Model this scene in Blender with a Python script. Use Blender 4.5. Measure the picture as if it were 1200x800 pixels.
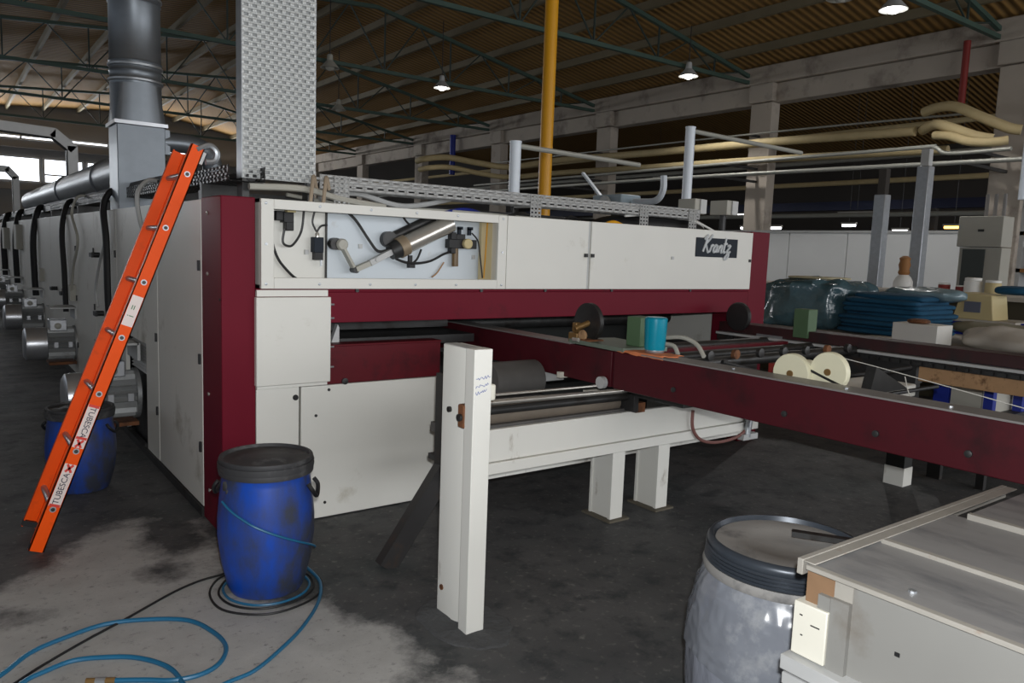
import bpy, bmesh, math, random
from mathutils import Vector, Matrix, noise
random.seed(7)
for o in list(bpy.data.objects): bpy.data.objects.remove(o)
sc = bpy.context.scene
C = sc.collection
PI = math.pi

# ------------------------------------------------------------------ camera
F_PX, YAW, PITCH, ROLL, EYE = 900.0, math.radians(36.7), math.radians(6.7), math.radians(2.13), 1.65
cam = bpy.data.cameras.new('camera'); cam.sensor_width = 36; cam.lens = 36*F_PX/1200; cam.clip_end = 300; cam.clip_start = 0.05
co = bpy.data.objects.new('camera', cam); C.objects.link(co); sc.camera = co
fw = Vector((math.sin(YAW)*math.cos(PITCH), math.cos(YAW)*math.cos(PITCH), -math.sin(PITCH)))
rt = Vector((math.cos(YAW), -math.sin(YAW), 0)); up = rt.cross(fw)
r2 = rt*math.cos(ROLL)+up*math.sin(ROLL); u2 = up*math.cos(ROLL)-rt*math.sin(ROLL)
m3 = Matrix((r2, u2, -fw)).transposed()
co.matrix_world = Matrix.Translation((0, 0, EYE)) @ m3.to_4x4()

# ------------------------------------------------------------------ world, lights, exposure
w = bpy.data.worlds.new('overcast_sky'); sc.world = w; w.use_nodes = True
w.node_tree.nodes['Background'].inputs[0].default_value = (0.80, 0.88, 1.0, 1)
w.node_tree.nodes['Background'].inputs[1].default_value = 0.6
def area(name, loc, target, sx, sy, power, col=(1, 1, 1)):
    l = bpy.data.lights.new(name, 'AREA'); l.shape = 'RECTANGLE'; l.size = sx; l.size_y = sy; l.energy = power; l.color = col
    o = bpy.data.objects.new(name, l); C.objects.link(o); o.location = loc
    o.rotation_euler = (Vector(target)-Vector(loc)).to_track_quat('-Z', 'Y').to_euler(); return o
# daylight coming in through the window bands of the wall behind the camera and of the left wall
area('daylight_near_windows', (9.0, -9.6, 3.0), (8.0, 4.0, 1.6), 20, 4.0, 1000, (0.985, 0.99, 1.0))
area('daylight_left_windows', (-9.7, 33.0, 4.2), (4.0, 33.0, 5.6), 20, 2.2, 90, (0.92, 0.96, 1.0))
area('daylight_end_windows', (-3.5, 44.6, 4.75), (1.0, 20.0, 6.0), 11, 1.1, 600, (0.92, 0.96, 1.0))
area('daylight_clerestory_slit', (6.5, 44.7, 6.26), (6.5, 20.0, 6.26), 17, 0.08, 600, (0.95, 0.97, 1.0))
area('next_hall_fill_light', (26.0, -9.6, 3.6), (26.0, 10.0, 2.5), 12, 3.0, 500, (0.95, 0.97, 1.0))  # added fill light that lifts the dark hall beyond the colonnade
# the photographer's flash, just above the lens
fl_ = bpy.data.lights.new('camera_flash', 'POINT'); fl_.energy = 320; fl_.shadow_soft_size = 0.03; fl_.color = (0.975, 0.99, 1.0)
flo = bpy.data.objects.new('camera_flash', fl_); C.objects.link(flo); flo.location = (0.03, -0.02, EYE+0.11)
vs = sc.view_settings
vs.view_transform = 'Standard'; vs.look = 'None'; vs.exposure = 0.0; vs.gamma = 1.0; vs.use_curve_mapping = False

# ------------------------------------------------------------------ materials
def lin(c):
    c = c/255.0
    return c/12.92 if c <= 0.04045 else ((c+0.055)/1.055)**2.4
def rgb(r, g, b): return (lin(r), lin(g), lin(b), 1)
def nd(nt, t, **k):
    n = nt.nodes.new(t)
    for a, b in k.items(): setattr(n, a, b)
    return n
MATS = {}
def M(name, col, rough=0.55, metal=0.0, var=0.12, scale=6.0, bump=0.0, bscale=None, dirt=None, dirt_amt=0.0, dirt_scale=3.0, spec=0.5, stretch=None):
    if name in MATS: return MATS[name]
    m = bpy.data.materials.new(name); m.use_nodes = True; nt = m.node_tree; L = nt.links.new
    bs = nt.nodes['Principled BSDF']; bs.inputs['Roughness'].default_value = rough; bs.inputs['Metallic'].default_value = metal
    bs.inputs['Specular IOR Level'].default_value = spec
    c = rgb(*col)
    tc = nd(nt, 'ShaderNodeTexCoord'); mp = nd(nt, 'ShaderNodeMapping'); L(tc.outputs['Object'], mp.inputs['Vector'])
    if stretch: mp.inputs['Scale'].default_value = stretch
    nz = nd(nt, 'ShaderNodeTexNoise'); nz.inputs['Scale'].default_value = scale; nz.inputs['Detail'].default_value = 6; L(mp.outputs['Vector'], nz.inputs['Vector'])
    mx = nd(nt, 'ShaderNodeMix', data_type='RGBA')
    mx.inputs['A'].default_value = tuple(max(0, x*(1-var)) for x in c[:3])+(1,)
    mx.inputs['B'].default_value = tuple(min(1, x*(1+var)) for x in c[:3])+(1,)
    L(nz.outputs['Fac'], mx.inputs['Factor']); out = mx.outputs['Result']
    if dirt:
        n2 = nd(nt, 'ShaderNodeTexNoise'); n2.inputs['Scale'].default_value = dirt_scale; n2.inputs['Detail'].default_value = 8; n2.inputs['Roughness'].default_value = 0.65
        L(mp.outputs['Vector'], n2.inputs['Vector'])
        mr = nd(nt, 'ShaderNodeMapRange'); mr.inputs['From Min'].default_value = 0.72-0.4*dirt_amt; mr.inputs['From Max'].default_value = 0.86-0.3*dirt_amt
        L(n2.outputs['Fac'], mr.inputs['Value'])
        m2 = nd(nt, 'ShaderNodeMix', data_type='RGBA'); L(mr.outputs['Result'], m2.inputs['Factor']); L(out, m2.inputs['A']); m2.inputs['B'].default_value = rgb(*dirt)
        out = m2.outputs['Result']
    L(out, bs.inputs['Base Color'])
    if bump:
        n3 = nd(nt, 'ShaderNodeTexNoise'); n3.inputs['Scale'].default_value = bscale or scale*5; n3.inputs['Detail'].default_value = 4; L(mp.outputs['Vector'], n3.inputs['Vector'])
        bp = nd(nt, 'ShaderNodeBump'); bp.inputs['Strength'].default_value = bump; bp.inputs['Distance'].default_value = 0.02; L(n3.outputs['Fac'], bp.inputs['Height']); L(bp.outputs['Normal'], bs.inputs['Normal'])
    MATS[name] = m; return m
def EM(name, col, strength):
    m = bpy.data.materials.new(name); m.use_nodes = True; bs = m.node_tree.nodes['Principled BSDF']
    bs.inputs['Base Color'].default_value = rgb(*col); bs.inputs['Emission Color'].default_value = rgb(*col); bs.inputs['Emission Strength'].default_value = strength
    MATS[name] = m; return m

cream = M('cream_paint', (222, 221, 214), 0.42, var=0.05, scale=2.5, dirt=(180, 174, 158), dirt_amt=0.22, dirt_scale=2.2)
cream2 = M('chipped_cream_paint', (226, 225, 218), 0.5, var=0.06, scale=4, dirt=(120, 100, 74), dirt_amt=0.25, dirt_scale=7, stretch=(1, 1, .35))
sidep = M('side_panel_paint', (226, 224, 216), 0.45, var=0.06, scale=1.5, dirt=(150, 142, 122), dirt_amt=0.3, dirt_scale=1.6)
maroon = M('maroon_paint', (106, 24, 40), 0.45, spec=0.1, var=0.14, scale=3, dirt=(70, 26, 32), dirt_amt=0.35, dirt_scale=3)
maroon2 = M('worn_maroon_paint', (92, 20, 30), 0.5, spec=0.25, var=0.2, scale=5, dirt=(54, 20, 24), dirt_amt=0.5, dirt_scale=4)
galv = M('galvanised_steel', (176, 180, 184), 0.38, 0.75, var=0.18, scale=18)
galvd = M('dull_galvanised_steel', (186, 187, 186), 0.55, 0.2, var=0.12, scale=10)
duct_m = M('duct_steel', (128, 134, 140), 0.42, 0.7, var=0.15, scale=9, bump=0.05, bscale=6)
chrome = M('polished_steel', (206, 202, 194), 0.26, 0.7, var=0.08, scale=8)
steel = M('dark_oily_steel', (66, 66, 66), 0.45, 0.6, var=0.3, scale=9, dirt=(40, 34, 28), dirt_amt=0.5, dirt_scale=6)
black = M('black_rubber', (24, 24, 25), 0.55, var=0.2)
blackm = M('black_painted_steel', (40, 39, 39), 0.5, var=0.3, scale=7, dirt=(66, 48, 34), dirt_amt=0.35, dirt_scale=5)
darkin = M('dark_interior', (34, 36, 35), 0.7, var=0.4, scale=4)
rust = M('rusty_steel', (122, 78, 48), 0.8, var=0.35, scale=12, dirt=(64, 40, 26), dirt_amt=0.6, dirt_scale=14)
tan = M('dusty_brown_strip', (168, 132, 96), 0.85, var=0.25, scale=12, dirt=(84, 56, 34), dirt_amt=0.5, dirt_scale=16)
orange = M('orange_fibreglass', (242, 84, 4), 0.45, spec=0.2, var=0.08, scale=4, dirt=(206, 74, 20), dirt_amt=0.3, dirt_scale=6)
bluep = M('blue_plastic', (14, 70, 172), 0.4, var=0.15, scale=3, dirt=(58, 62, 74), dirt_amt=0.85, dirt_scale=4.2, stretch=(1, 1, .45))
lidm = M('dusty_black_lid', (52, 52, 54), 0.62, var=0.25, scale=9, dirt=(96, 96, 96), dirt_amt=0.45, dirt_scale=8)
greyp = M('film_wrapped_grey_plastic', (128, 132, 142), 0.2, var=0.12, scale=4, bump=1.0, bscale=9, dirt=(158, 162, 166), dirt_amt=0.4, dirt_scale=5, spec=0.6, stretch=(1, 1, .45))
greylid = M('dusty_grey_lid', (140, 138, 135), 0.6, var=0.12, scale=8, dirt=(84, 84, 86), dirt_amt=0.4, dirt_scale=6, bump=0.12, bscale=12)
ringm = M('slate_clamp_ring', (60, 66, 74), 0.36, 0.3, var=0.2, scale=12)
concrete = M('weathered_concrete', (176, 166, 154), 0.85, var=0.16, scale=1.2, dirt=(104, 94, 86), dirt_amt=0.5, dirt_scale=0.9, bump=0.2, bscale=12)
wallm = M('grey_wall', (128, 126, 124), 0.85, var=0.12, scale=0.6)
darkwall = M('dark_wall', (70, 66, 62), 0.9, var=0.2, scale=0.6)
teal = M('teal_truss_paint', (64, 86, 77), 0.6, var=0.15, scale=4)
tealw = M('dark_truss_paint', (48, 60, 54), 0.65, var=0.15, scale=4)
purl = M('purlin_paint', (122, 112, 88), 0.7, var=0.2, scale=3)
yellow = M('yellow_pipe_paint', (222, 158, 14), 0.42, var=0.06, scale=3)
whitep = M('white_pole_paint', (214, 222, 230), 0.35, var=0.05)
beige = M('beige_insulation', (188, 170, 128), 0.7, var=0.15, scale=5)
pipeg = M('grey_pipe', (166, 166, 158), 0.45, 0.3, var=0.1)
hoseb = M('blue_hose', (30, 98, 134), 0.4, var=0.1)
boxgrey = M('grey_box_plastic', (176, 174, 164), 0.6, var=0.06)
motorm = M('motor_grey', (150, 152, 152), 0.45, 0.4, var=0.15, scale=12, dirt=(70, 66, 60), dirt_amt=0.4)
silver = M('bright_aluminium', (196, 198, 202), 0.32, 0.7, var=0.1, scale=12)
bluegrey = M('blue_grey_plate', (206, 214, 220), 0.5, var=0.05, scale=3, dirt=(176, 170, 160), dirt_amt=0.25)
fabric = M('teal_fabric', (6, 68, 98), 0.9, var=0.2, scale=8, stretch=(1, 1, 5))
film = M('clear_film_over_dark_fabric', (64, 92, 102), 0.2, var=0.6, scale=5, bump=0.9, bscale=7, spec=0.9)
filml = M('pale_film', (112, 134, 142), 0.25, var=0.15, scale=5, bump=0.6, bscale=8)
tarp = M('olive_tarp', (132, 128, 108), 0.85, var=0.2, scale=4)
tarpl = M('pale_sheet', (176, 170, 160), 0.8, var=0.12, scale=4)
carton = M('white_carton', (206, 204, 198), 0.7, var=0.05)
wood = M('brown_wood', (150, 104, 58), 0.7, var=0.2, scale=6)
benchm = M('stained_grey_sheet', (138, 137, 136), 0.5, 0.1, var=0.2, scale=7, dirt=(96, 97, 100), dirt_amt=0.6, dirt_scale=6, bump=0.08, bscale=18, stretch=(1, .3, 1))
bencht = M('worn_bench_edge', (156, 152, 144), 0.55, 0.1, var=0.2, scale=10, dirt=(132, 100, 76), dirt_amt=0.3, dirt_scale=9)
benchf = M('grey_white_board', (128, 127, 123), 0.55, var=0.08, scale=4, dirt=(112, 106, 98), dirt_amt=0.35, dirt_scale=4)
creamb = M('bright_cream_paint', (216, 213, 200), 0.5, var=0.05, scale=5, dirt=(206, 190, 130), dirt_amt=0.2)
greenb = M('green_paint', (78, 104, 74), 0.55, var=0.12, scale=9)
cyan = M('turquoise_plastic', (0, 134, 158), 0.28, var=0.06)
ragm = M('orange_rag', (214, 128, 84), 0.9, var=0.15, scale=20)
nylon = M('ivory_nylon', (222, 218, 190), 0.45, var=0.07, scale=9)
brass = M('brass', (138, 108, 66), 0.45, 0.5, var=0.15)
navy = M('navy_blue_paint', (22, 42, 140), 0.5, var=0.1)
white = M('white_plastic', (226, 226, 222), 0.45, var=0.04)
cord_m = M('white_cord', (206, 204, 196), 0.7, var=0.05)
terme = M('beige_terminal', (196, 180, 134), 0.6, var=0.06)
plate = M('slate_name_plate', (42, 48, 56), 0.6, 0.0, spec=0.15, var=0.1)
letter = M('pale_lettering', (200, 204, 206), 0.4, var=0.04)
ink = M('blue_ink', (86, 104, 170), 0.7, var=0.05)
dkink = M('dark_print', (34, 36, 60), 0.6, var=0.05)
sticker = M('white_sticker', (228, 214, 208), 0.35, var=0.06, scale=20)
redst = M('red_print', (216, 64, 54), 0.4, var=0.06)
redp = M('red_paint', (128, 36, 30), 0.6, var=0.15)
winlit = EM('daylight_pane', (240, 246, 255), 3.2)
tubelit = EM('lamp_tube_light', (250, 250, 255), 6.0)
bulblit = EM('lamp_bulb_light', (255, 252, 244), 14.0)
sodium = EM('sodium_bulb_light', (255, 190, 90), 6.0)
screenm = M('grey_screen', (104, 108, 122), 0.3, var=0.05)

def ceiling_material():
    m = bpy.data.materials.new('corrugated_roof'); m.use_nodes = True; nt = m.node_tree; L = nt.links.new; bs = nt.nodes['Principled BSDF']
    tc = nd(nt, 'ShaderNodeTexCoord'); wv = nd(nt, 'ShaderNodeTexWave'); wv.bands_direction = 'Y'; wv.inputs['Scale'].default_value = 1.55; L(tc.outputs['Object'], wv.inputs['Vector'])
    nz = nd(nt, 'ShaderNodeTexNoise'); nz.inputs['Scale'].default_value = 0.35; nz.inputs['Detail'].default_value = 5; L(tc.outputs['Object'], nz.inputs['Vector'])
    a = nd(nt, 'ShaderNodeMix', data_type='RGBA'); a.inputs['A'].default_value = rgb(150, 110, 50); a.inputs['B'].default_value = rgb(178, 140, 82); L(nz.outputs['Fac'], a.inputs['Factor'])
    b = nd(nt, 'ShaderNodeMix', data_type='RGBA', blend_type='MULTIPLY'); b.inputs['Factor'].default_value = 0.5; L(a.outputs['Result'], b.inputs['A']); L(wv.outputs['Color'], b.inputs['B'])
    L(b.outputs['Result'], bs.inputs['Base Color']); bs.inputs['Roughness'].default_value = 0.8
    bp = nd(nt, 'ShaderNodeBump'); bp.inputs['Strength'].default_value = 0.6; bp.inputs['Distance'].default_value = 0.05; L(wv.outputs['Fac'], bp.inputs['Height']); L(bp.outputs['Normal'], bs.inputs['Normal'])
    return m
roofm = ceiling_material()

def floor_material():
    m = bpy.data.materials.new('stained_concrete_floor'); m.use_nodes = True; nt = m.node_tree; L = nt.links.new; bs = nt.nodes['Principled BSDF']
    tc = nd(nt, 'ShaderNodeTexCoord'); at = nd(nt, 'ShaderNodeAttribute', attribute_name='bare_concrete')
    def nz(s, d=6, r=0.55):
        n = nd(nt, 'ShaderNodeTexNoise'); n.inputs['Scale'].default_value = s; n.inputs['Detail'].default_value = d; n.inputs['Roughness'].default_value = r; L(tc.outputs['Object'], n.inputs['Vector']); return n.outputs['Fac']
    def mth(op, a, b):
        n = nd(nt, 'ShaderNodeMath', operation=op)
        for i, x in enumerate((a, b)):
            if isinstance(x, (int, float)): n.inputs[i].default_value = x
            else: L(x, n.inputs[i])
        return n.outputs[0]
    def mix(f, a, b):
        n = nd(nt, 'ShaderNodeMix', data_type='RGBA')
        for k, x in (('Factor', f), ('A', a), ('B', b)):
            if isinstance(x, tuple) or isinstance(x, float): n.inputs[k].default_value = x
            else: L(x, n.inputs[k])
        return n.outputs['Result']
    def rng(v, a, b):
        n = nd(nt, 'ShaderNodeMapRange'); n.inputs['From Min'].default_value = a; n.inputs['From Max'].default_value = b; L(v, n.inputs['Value']); return n.outputs['Result']
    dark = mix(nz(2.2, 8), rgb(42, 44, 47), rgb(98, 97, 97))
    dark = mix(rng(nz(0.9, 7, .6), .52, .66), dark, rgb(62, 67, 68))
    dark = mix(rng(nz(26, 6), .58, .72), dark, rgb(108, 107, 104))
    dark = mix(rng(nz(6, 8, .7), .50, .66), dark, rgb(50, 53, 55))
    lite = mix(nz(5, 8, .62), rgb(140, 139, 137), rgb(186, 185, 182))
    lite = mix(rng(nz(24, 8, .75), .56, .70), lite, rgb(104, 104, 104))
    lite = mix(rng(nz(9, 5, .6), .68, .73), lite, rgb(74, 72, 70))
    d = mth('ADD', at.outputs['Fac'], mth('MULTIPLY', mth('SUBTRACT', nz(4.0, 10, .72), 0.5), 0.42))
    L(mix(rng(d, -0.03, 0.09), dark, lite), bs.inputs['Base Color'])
    L(rng(nz(3, 5), .2, .9), bs.inputs['Roughness']); bs.inputs['Roughness'].default_value = .7
    r = nd(nt, 'ShaderNodeMapRange'); r.inputs['To Min'].default_value = .5; r.inputs['To Max'].default_value = .85; L(nz(3, 5), r.inputs['Value']); L(r.outputs['Result'], bs.inputs['Roughness'])
    bp = nd(nt, 'ShaderNodeBump'); bp.inputs['Strength'].default_value = .25; bp.inputs['Distance'].default_value = .01; L(nz(30, 6, .7), bp.inputs['Height']); L(bp.outputs['Normal'], bs.inputs['Normal'])
    return m

# ------------------------------------------------------------------ mesh helpers
def smooth_path(pts, n=6, closed=False):
    P = [Vector(p) for p in pts]; out = []; N = len(P)
    rngk = range(N) if closed else range(N-1)
    for i in rngk:
        if closed: a, b, c, d = P[i-1], P[i], P[(i+1) % N], P[(i+2) % N]
        else: a, b, c, d = P[max(i-1, 0)], P[i], P[i+1], P[min(i+2, N-1)]
        for k in range(n):
            t = k/n
            out.append(0.5*((2*b)+(c-a)*t+(2*a-5*b+4*c-d)*t*t+(3*b-a-3*c+d)*t**3))
    if not closed: out.append(P[-1])
    return out
class MB:
    def __init__(s): s.v = []; s.f = []
    def add(s, vs, fs):
        n = len(s.v); s.v += [tuple(v) for v in vs]; s.f += [tuple(i+n for i in f) for f in fs]; return s
    def box(s, x0, x1, y0, y1, z0, z1):
        return s.add([(x, y, z) for z in (z0, z1) for y in (y0, y1) for x in (x0, x1)],
                     [(0, 2, 3, 1), (4, 5, 7, 6), (0, 1, 5, 4), (2, 6, 7, 3), (0, 4, 6, 2), (1, 3, 7, 5)])
    def obox(s, c, size, ax, ay, az):
        c = Vector(c); ax, ay, az = [Vector(a).normalized() for a in (ax, ay, az)]; h = [k/2 for k in size]
        return s.add([c+ax*h[0]*i+ay*h[1]*j+az*h[2]*k for k in (-1, 1) for j in (-1, 1) for i in (-1, 1)],
                     [(0, 2, 3, 1), (4, 5, 7, 6), (0, 1, 5, 4), (2, 6, 7, 3), (0, 4, 6, 2), (1, 3, 7, 5)])
    def bar(s, p0, p1, wd, ht, upv=(0, 0, 1)):
        p0, p1 = Vector(p0), Vector(p1); d = (p1-p0); L = d.length; d.normalize(); sd = d.cross(Vector(upv))
        if sd.length < 1e-4: sd = d.cross(Vector((1, 0, 0)))
        sd.normalize(); u = sd.cross(d)
        return s.obox((p0+p1)/2, (L, wd, ht), d, sd, u)
    def cyl(s, p0, p1, r, r2_=None, n=20, cap=True):
        p0, p1 = Vector(p0), Vector(p1); d = (p1-p0).normalized(); a = d.orthogonal().normalized(); b = d.cross(a)
        r2_ = r if r2_ is None else r2_; vs = []
        for p, r_ in ((p0, r), (p1, r2_)):
            for k in range(n):
                t = 2*PI*k/n; vs.append(p+a*math.cos(t)*r_+b*math.sin(t)*r_)
        fs = [(k, (k+1) % n, n+(k+1) % n, n+k) for k in range(n)]
        if cap: fs += [tuple(range(n-1, -1, -1)), tuple(range(n, 2*n))]
        return s.add(vs, fs)
    def tube(s, pts, r, n=8, sm=6, closed=False, flat=None):
        P = smooth_path(pts, sm, closed) if sm else [Vector(p) for p in pts]
        N = len(P); vs = []; a = None
        for i, p in enumerate(P):
            t = (P[(i+1) % N]-P[i-1]) if closed else (P[min(i+1, N-1)]-P[max(i-1, 0)])
            if t.length < 1e-9: t = Vector((1, 0, 0))
            t.normalize()
            if a is None: a = t.orthogonal().normalized()
            else:
                a = a-t*a.dot(t)
                a = a.normalized() if a.length > 1e-6 else t.orthogonal().normalized()
            b = t.cross(a)
            for k in range(n):
                q = 2*PI*k/n; vs.append(p+a*math.cos(q)*r+b*math.sin(q)*r)
        m = N if closed else N-1
        fs = [(i*n+k, i*n+(k+1) % n, ((i+1) % N)*n+(k+1) % n, ((i+1) % N)*n+k) for i in range(m) for k in range(n)]
        if not closed: fs += [tuple(range(n-1, -1, -1)), tuple(range((N-1)*n, N*n))]
        return s.add(vs, fs)
    def lathe(s, c, prof, n=40, axis='z'):
        c = Vector(c); vs = []; ends = []
        def pt(r, h, t):
            if axis == 'z': return c+Vector((r*math.cos(t), r*math.sin(t), h))
            if axis == 'x': return c+Vector((h, r*math.cos(t), r*math.sin(t)))
            return c+Vector((r*math.sin(t), h, r*math.cos(t)))
        fs = []
        for r, h in prof:
            for k in range(n): vs.append(pt(max(r, 1e-4), h, 2*PI*k/n))
        for i in range(len(prof)-1):
            for k in range(n): fs.append((i*n+k, i*n+(k+1) % n, (i+1)*n+(k+1) % n, (i+1)*n+k))
        fs += [tuple(range(n-1, -1, -1)), tuple(range((len(prof)-1)*n, len(prof)*n))]
        return s.add(vs, fs)
    def prism(s, poly, axis, a0, a1):
        n = len(poly); vs = []
        for a in (a0, a1):
            for p, q in poly: vs.append({'x': (a, p, q), 'y': (p, a, q), 'z': (p, q, a)}[axis])
        return s.add(vs, [(k, (k+1) % n, n+(k+1) % n, n+k) for k in range(n)]+[tuple(range(n-1, -1, -1)), tuple(range(n, 2*n))])
    def perf(s, o, u, v, W, H, cw, ch, hw, hh, stagger=True):
        o, u, v = Vector(o), Vector(u), Vector(v); nr = max(1, round(H/ch)); ch = H/nr; nc = max(1, round(W/cw)); cw = W/nc
        def q(a0, a1, b0, b1):
            if a1-a0 > 1e-5 and b1-b0 > 1e-5: s.add([o+u*a0+v*b0, o+u*a1+v*b0, o+u*a1+v*b1, o+u*a0+v*b1], [(0, 1, 2, 3)])
        for r in range(nr):
            b0, b1 = r*ch, (r+1)*ch; off = cw/2 if (stagger and r % 2) else 0
            if off: q(0, off, b0, b1); q(W-off, W, b0, b1)
            for k in range(nc-(1 if off else 0)):
                a0 = off+k*cw; a1 = a0+cw; h0 = a0+(cw-hw)/2; h1 = a1-(cw-hw)/2; g0 = b0+(ch-hh)/2; g1 = b1-(ch-hh)/2
                q(a0, a1, b0, g0); q(a0, a1, g1, b1); q(a0, h0, g0, g1); q(h1, a1, g0, g1)
        return s
    def lump(s, c, size, e=3.0, amp=0.03, freq=3.0, seed=0, n=22, ez=None):
        c = Vector(c); sx, sy, sz = [k/2 for k in size]; vs = []; nv, nu = n, 2*n
        def sp(x, p): return math.copysign(abs(x)**p, x)
        for i in range(nv+1):
            ph = -PI/2+PI*i/nv
            for j in range(nu):
                th = 2*PI*j/nu; k = 2.0/e; kz = 2.0/(ez or e)
                p = Vector((sx*sp(math.cos(ph), kz)*sp(math.cos(th), k), sy*sp(math.cos(ph), kz)*sp(math.sin(th), k), sz*sp(math.sin(ph), kz)))
                d = noise.noise(p*freq+Vector((seed*7.3, seed*3.1, seed)))+0.5*noise.noise(p*freq*2.3+Vector((seed, 5, 9)))
                if p.z > -sz*0.97: p = p+(p.normalized() if p.length > 1e-6 else Vector((0, 0, 1)))*d*amp
                vs.append(c+p)
        fs = [(i*nu+j, i*nu+(j+1) % nu, (i+1)*nu+(j+1) % nu, (i+1)*nu+j) for i in range(nv) for j in range(nu)]
        return s.add(vs, fs)
    def build(s, name, mat, parent=None, at=None, bevel=0, solid=0, smooth=True, angle=35):
        off = Vector((0, 0, 0))
        if parent is not None:
            r = parent
            while r.parent: r = r.parent
            off = Vector(r.location)
        elif at is not None: off = Vector(at)
        me = bpy.data.meshes.new(name); me.from_pydata([tuple(Vector(v)-off) for v in s.v], [], s.f)
        if smooth:
            me.polygons.foreach_set('use_smooth', [True]*len(me.polygons)); me.set_sharp_from_angle(angle=math.radians(angle))
        me.materials.append(mat); me.update()
        o = bpy.data.objects.new(name, me); C.objects.link(o)
        if parent is not None: o.parent = parent
        elif at is not None: o.location = at
        if bevel:
            b = o.modifiers.new('bevel', 'BEVEL'); b.width = bevel; b.segments = 2; b.limit_method = 'ANGLE'; b.angle_limit = math.radians(40)
        if solid:
            b = o.modifiers.new('sheet', 'SOLIDIFY'); b.thickness = solid; b.offset = 0
        return o
def tag(o, label=None, cat=None, group=None, kind=None):
    if label: o['label'] = label
    if cat: o['category'] = cat
    if group: o['group'] = group
    if kind: o['kind'] = kind
    return o
def thing(name, label, cat, loc=(0, 0, 0), group=None):
    o = bpy.data.objects.new(name, None); C.objects.link(o); o.location = loc; o.empty_display_size = 0.1
    return tag(o, label, cat, group)
def struct(name, loc=(0, 0, 0)):
    o = bpy.data.objects.new(name, None); C.objects.link(o); o.location = loc; o['kind'] = 'structure'; return o
def dup(root, d, label=None):
    r = root.copy(); C.objects.link(r); r.location = Vector(root.location)+Vector(d)
    if label: r['label'] = label
    for ch in list(root.children):
        c = ch.copy(); C.objects.link(c); c.parent = r
        for g in list(ch.children):
            k = g.copy(); C.objects.link(k); k.parent = c
    return r
def text_mesh(name, s, mat, parent, origin, ux, uy, size, shear=0.0, extr=0.0006, align='CENTER'):
    cu = bpy.data.curves.new(name, 'FONT'); cu.body = s; cu.size = size; cu.shear = shear; cu.extrude = extr; cu.align_x = align; cu.align_y = 'CENTER'
    t = bpy.data.objects.new(name, cu); C.objects.link(t)
    dg = bpy.context.evaluated_depsgraph_get(); me = bpy.data.meshes.new_from_object(t.evaluated_get(dg)); bpy.data.objects.remove(t)
    ux, uy = Vector(ux).normalized(), Vector(uy).normalized(); uz = ux.cross(uy)
    r = parent
    while r.parent: r = r.parent
    off = Vector(r.location); o3 = Vector(origin)
    for v in me.vertices: v.co = o3+ux*v.co.x+uy*v.co.y+uz*v.co.z-off
    me.materials.clear(); me.materials.append(mat)
    o = bpy.data.objects.new(name, me); C.objects.link(o); o.parent = parent; return o
X_, Y_, Z_ = Vector((1, 0, 0)), Vector((0, 1, 0)), Vector((0, 0, 1))

# ================================================================== THE HALL
def in_poly(p, poly):
    c = False; j = len(poly)-1
    for i in range(len(poly)):
        if (poly[i][1] > p[1]) != (poly[j][1] > p[1]) and p[0] < (poly[j][0]-poly[i][0])*(p[1]-poly[i][1])/(poly[j][1]-poly[i][1])+poly[i][0]: c = not c
        j = i
    return c
def sdist(p, poly):
    best = 9
    for i in range(len(poly)):
        a, b = poly[i-1], poly[i]; dx, dy = b[0]-a[0], b[1]-a[1]; t = max(0, min(1, ((p[0]-a[0])*dx+(p[1]-a[1])*dy)/(dx*dx+dy*dy+1e-9)))
        best = min(best, math.hypot(p[0]-a[0]-dx*t, p[1]-a[1]-dy*t))
    return best if in_poly(p, poly) else -best
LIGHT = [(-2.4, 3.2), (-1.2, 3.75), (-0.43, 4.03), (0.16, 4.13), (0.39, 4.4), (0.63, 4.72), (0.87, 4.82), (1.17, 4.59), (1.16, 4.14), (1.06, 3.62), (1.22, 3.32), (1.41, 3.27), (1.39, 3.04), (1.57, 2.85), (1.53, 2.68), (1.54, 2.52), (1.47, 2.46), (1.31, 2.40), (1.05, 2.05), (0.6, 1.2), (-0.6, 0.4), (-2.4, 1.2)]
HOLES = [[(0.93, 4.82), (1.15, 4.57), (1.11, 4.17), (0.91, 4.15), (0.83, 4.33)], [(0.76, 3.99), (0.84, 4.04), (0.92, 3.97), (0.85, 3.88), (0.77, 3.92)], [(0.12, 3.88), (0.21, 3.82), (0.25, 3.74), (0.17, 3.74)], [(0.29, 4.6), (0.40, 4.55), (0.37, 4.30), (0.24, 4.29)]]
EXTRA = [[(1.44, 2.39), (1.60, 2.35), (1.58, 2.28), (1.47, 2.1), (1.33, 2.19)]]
def frange(a, b, st): return [a+i*st for i in range(int(round((b-a)/st))+1)]
gx = [-12, -9, -6, -4]+frange(-3, 3, 0.07)+[3.5, 4.5, 6, 9, 13, 18, 24, 34]
gy = [-10, -6, -3, -1]+frange(0.2, 5.4, 0.07)+[6, 8, 12, 18, 26, 36, 46]
fm = MB(); att = []
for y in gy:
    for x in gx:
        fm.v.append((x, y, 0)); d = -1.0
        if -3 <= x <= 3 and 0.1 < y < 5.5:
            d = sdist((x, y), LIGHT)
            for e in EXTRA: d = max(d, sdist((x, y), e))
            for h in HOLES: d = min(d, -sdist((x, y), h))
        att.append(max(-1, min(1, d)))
nx = len(gx)
fm.f = [(j*nx+i, j*nx+i+1, (j+1)*nx+i+1, (j+1)*nx+i) for j in range(len(gy)-1) for i in range(nx-1)]
fl = fm.build('floor', floor_material(), smooth=False); fl['kind'] = 'structure'
fl.data.attributes.new('bare_concrete', 'FLOAT', 'POINT').data.foreach_set('value', att)

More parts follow.
